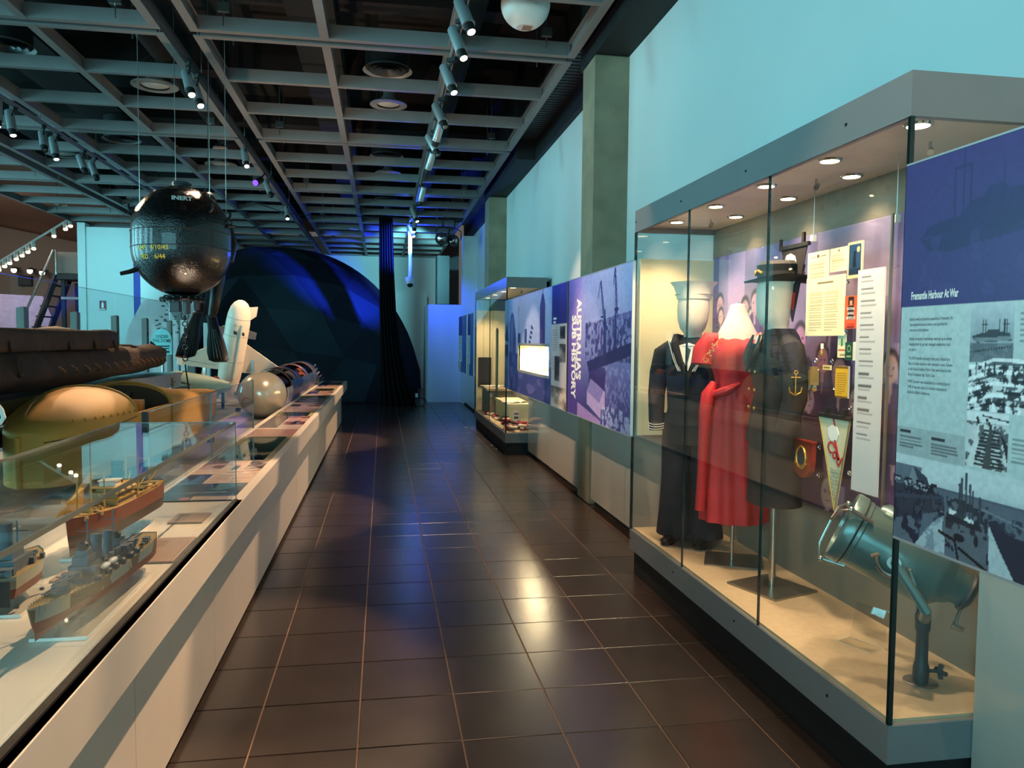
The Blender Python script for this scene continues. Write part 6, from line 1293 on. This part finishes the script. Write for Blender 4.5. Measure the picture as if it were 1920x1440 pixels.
RT = [(5.95, 35, 1, .1), (6.5, 35, 1, .1), (7.4, 38, 1, .1), (8.6, 40, 0, .05), (9.35, -160, 0, -.1), (9.9, 45, 0, 0), (10.9, -160, 0, -.15), (13.4, -160, 0, 0), (15.4, 45, 1, .1), (16.8, -20, 1, .3), (17.7, 40, 1, 0)]
for k, (y, a, lit, tl) in enumerate(RT): head(.64, y, 4.19, math.radians(a), tl, lit, 'silver spotlight on the right-hand track, %s from the viewer' % ORD[k])
for k, (y, a, lit, tl) in enumerate([(8.0, 30, 1, 0), (8.35, 35, 1, 0), (11.1, 20, 1, 0), (13.3, 40, 0, 0), (15.7, 10, 1, 0)]): head(-1.835, y, 4.19, math.radians(a), tl, lit, 'silver spotlight on the dark middle track, %s from the viewer' % ORD[k])
for k, (y, a, lit, tl) in enumerate([(9.5, 20, 1, .35), (9.9, 45, 1, .25), (10.7, 30, 0, 0), (11.1, 45, 1, .25), (12.0, 45, 0, 0), (12.45, 45, 0, 0)]): head(-4.2, y, 4.19, math.radians(a), tl, lit, 'silver spotlight on the left-hand track, %s from the viewer' % ORD[k])
t = thing('violet_spotlight', (-1.9, 13.1, 4.0), 'small spotlight with a violet lens on the dark middle track', 'spotlight'); build('barrel', B().cyl((-1.92, 13.0, 4.08), (-1.98, 12.85, 4.0), .05, n=16), M['black'], t); build('lens', B().cyl((-1.981, 12.848, 3.999), (-1.985, 12.838, 3.995), .045, n=16), LAMPV, t); build('arm', B().cyl((-1.87, 13.05, 4.19), (-1.92, 12.98, 4.1), .012, n=6), M['black'], t)
# ---- track in the far left hall
t = thing('hall_track', (-9.5, 22, 4.0), 'pale lighting track with a row of small lamps in the far left hall', 'track'); T0 = Vector((-9.75, 22, 3.47)); T1 = Vector((-8.0, 22, 4.66)); build('rail', B().tube([T0-Vector((1.6, 0, 1.09)), T1], .03, 6), M['white'], t)
for k, f in enumerate((-.02, .06, .13, .22, .30, .38, .46, .74, .90, .97)):
    q = T0+(T1-T0)*f; h_ = thing('hall_spotlight', q-Vector((0, 0, .2)), 'small white lamp on the far hall track, %s from its low end' % ORD[k], 'spotlight', 'far hall lamps'); build('barrel', B().cyl(q-Vector((0, 0, .03)), q-Vector((-.04, .08, .20)), .055, n=12), M['white'], h_); build('lens', B().cyl(q-Vector((-.04, .081, .201)), q-Vector((-.043, .088, .215)), .05, n=12), LAMP, h_)
for k, (x, z) in enumerate(((-13.9, 4.1), (-13.34, 4.08), (-12.91, 4.03))):
    h_ = thing('hall_floodlight', (x, 32.5, z), 'bright flood lamp high on the far hall wall, %s from the left' % ORD[k], 'spotlight', 'far hall flood lamps'); build('can', B().cyl((x, 32.6, z), (x, 32.45, z-.03), .12, n=14), M['dkgrey'], h_); build('lens', B().cyl((x, 32.449, z-.03), (x, 32.44, z-.03), .10, n=14), LAMP, h_); build('bracket', B().cyl((x, 32.6, z), (x, 33, z+.1), .02, n=6), M['dkgrey'], h_)
# ---- dish pendants, slot diffusers
alu = mat('dull_aluminium', (168, 166, 160), .45, metal=.3)
def dish(x, y, z, r, lb):
    t = thing('dish_light', (x, y, z), lb, 'ceiling light', 'round ceiling dish lights'); build('dish', B().lathe((x, y, z), (0, 0, 1), [(0, r*.62), (-.0, r), (.012, r), (.02, r*.96), (.05, r*.5), (.12, r*.3), (.2, r*.28), (.2, 0)], 36, cap=False), alu, t)
    build('lamp', B().lathe((x, y, z+.02), (0, 0, 1), [(0, r*.60), (-.01, r*.5), (-.012, 0)], 24), mat('frosted_lamp', (210, 208, 200), .4), t); build('hanger', B().tube([(x-r*.7, y, z+.02), (x-r*.5, y, z+.3), (x, y, z+.4), (x+r*.5, y, z+.3), (x+r*.7, y, z+.02)], .01, 6).cyl((x, y, z+.4), (x, y, 5.5), .01, n=6), M['dkgrey'], t)
for (x, y, r, lb) in ((-2.74, 10.19, .27, 'pale dish light above the mine wires'), (-5.3, 14.25, .27, 'dish light above the left-hand track spotlights'), (.07, 10.4, .24, 'lit dish light nearest in the middle ceiling bay'), (.09, 14.6, .24, 'bluish dish light farther down the middle ceiling bay'), (-2.82, 14.5, .27, 'dish light just above and right of the sea mine'), (-2.87, 18.7, .27, 'farthest dish light above the dome'), (.1, 19.0, .24, 'blue lit dish light near the black drape'), (-5.3, 18.4, .27, 'small far dish light at the left above the cyan wall')): dish(x, y, 4.6, r, lb)
def diffuser(x, y, lb):
    t = thing('swirl_diffuser', (x, y, 4.6), lb, 'air diffuser', 'round swirl diffusers')
    for k, r in enumerate((.28, .21, .14, .08)): build('vane_ring', B().lathe((x, y, 4.6), (0, 0, 1), [(0, r), (.03, r-.03), (.035, r-.035), (.005, r-.006)], 32, cap=False), alu if k == 0 else M['dkgrey'], t)
    build('duct', B().lathe((x, y, 4.63), (0, 0, 1), [(0, .25), (.3, .25), (.3, 0)], 24), M['black'], t)
for (x, y, lb) in ((.05, 9.1, 'round swirl diffuser nearest in the middle ceiling bay'), (.06, 13.25, 'second round swirl diffuser in the middle ceiling bay'), (.06, 17.4, 'farthest round swirl diffuser in the middle ceiling bay'), (-3.93, 9.13, 'swirl diffuser at the upper left corner'), (-3.99, 13.0, 'swirl diffuser left of the mine wires')): diffuser(x, y, lb)
t = thing('exit_beacon', (-2.5, 13.0, 4.55), 'small round cream beacon above the mine wires', 'ceiling light'); q = Vector((-2.52, 12.9, 4.5)); build('rim', B().lathe(q, (0, 0, 1), [(0, .08), (.0, .11), (.03, .11), (.05, .03)], 24), mat('cream_plastic', (230, 206, 190), .5), t); build('centre', B().lathe(q, (0, 0, 1), [(-.004, .05), (-.006, 0)], 16), mat('pink_print', (200, 110, 110), .5), t); build('stem', B().cyl(q+Vector((0, 0, .04)), q+Vector((0, 0, .36)), .008, n=6), M['steel'], t)
# ---- spherical loudspeaker
t = thing('globe_speaker', (1.28, 7.1, 4.3), 'white globe loudspeaker with a slotted grille at the top edge', 'loudspeaker'); q = Vector((1.19, 6.62, 4.40))
build('globe', B().ell(q, .21, .21, .21, 36, 20, .38, PI), M['white'], t); gr = build('grille', B().lathe(q-Vector((0, 0, .196)), (0, 0, 1), [(0, 0), (.0, .075), (.006, .08)], 28), mat('grille_cream', (222, 208, 196), .6), t)
sl = B()
for k in range(-2, 6): sl.box(q.x+.01*k-.0025, q.x+.01*k+.0025, q.y-.05, q.y+.05, q.z-.1985, q.z-.196)
build('grille_slot', sl, mat('slot_brown', (110, 70, 56), .7), gr); build('stem', B().cyl(q+Vector((0, 0, .2)), q+Vector((0, 0, 1.1)), .012, n=8), M['dkgrey'], t)
# ---- loose cables on the grid
for k, pts in enumerate(([(-5.2, 17.0, 4.28), (-4.4, 17.3, 4.1), (-3.6, 17.4, 4.15), (-2.9, 17.5, 4.3)], [(-2.6, 16.2, 4.28), (-1.9, 16.4, 4.08), (-.9, 16.8, 4.12), (-.2, 17.6, 4.28)])):
    t = thing('hanging_cable', pts[0], 'thin black cable drooping under the grid %s' % ('left of the sea mine', 'right of the sea mine')[k], 'cable', 'drooping grid cables'); build('cable', B().tube(pts, .008, 6), M['black'], t); build('tie', B().torus(pts[-1], (0, 1, 0), .02, .006, 10, 5), M['black'], t)

for k, (x, y) in enumerate(((-1.72, 9.7), (-1.65, 12.7), (-1.45, 6.9))):  # cans and lenses added to house the invented ceiling fill spots
    t = thing('added_uplight', (x, y, .66), 'small black added fill lamp on the deck behind the counter, %s' % ('beside the silvery dome', 'near the torpedo tail', 'nearest the glass screen')[k], 'spotlight'); build('can', B().lathe((x, y, .66), (0, 0, 1), [(0, .03), (.05, .032), (.05, .026), (.03, .024)], 14), M['black'], t); build('lens', B().lathe((x, y, .692), (0, 0, 1), [(0, .024), (.002, 0)], 12), LAMP, t)
# ================================================================== LAMP LIGHT OF THE TRACK HEADS
def key(x, y, tgt, pw, ang=36, c=WARM, bl=.35): spot('track_lamp', (x, y, 4.0), tgt, pw*2.6, c, ang, bl, .02)
key(.60, 4.6, (-.75, 2.2, .8), 330, 33)
key(.60, 2.6, (-.70, .9, .8), 120, 33)
key(.60, 6.2, (-.75, 3.9, .8), 330, 33)
key(.60, 7.4, (-.75, 5.7, .8), 330, 33)
key(.60, 8.7, (-.75, 7.3, .8), 330, 30)
key(.60, 9.9, (-.95, 8.8, .8), 420, 42)
key(-.2, 7.2, (-1.32, 8.9, .9), 160, 22)
key(.60, 12.5, (-.95, 12, .8), 330, 40)
key(-1.66, 8.75, (-1.79, 4.90, 1.08), 330, 5, bl=.06)
key(-1.62, 8.9, (-1.84, 5.33, 1.17), 330, 5.6, bl=.06)
key(-1.0, 7.6, (1.95, 8.6, .5), 260, 24)
key(-1.0, 6.0, (1.95, 6.2, .5), 160, 26)
key(-1.80, 9.4, (-2.3, 7.2, 1.45), 150, 26)
key(-1.80, 11.3, (-1.95, 11.0, 1.2), 120, 40)
key(.6, 10.2, (-1.95, 11.0, 1.45), 420, 17)
key(.62, 7.0, (1.62, 6.3, 1.9), 70, 40); key(.62, 5.2, (1.62, 5.4, 1.3), 60, 50); key(.62, 8.9, (1.62, 8.6, 1.4), 80, 60); key(.62, 1.4, (1.62, 1.9, 1.4), 70, 60)
key(.62, 5.4, (1.3, 6.0, 0), 60, 50)
key(-4.15, 10.4, (-2.3, 8.0, 1.9), 260, 40)
key(.62, 15.4, (1.2, 12.0, .3), 80, 50)
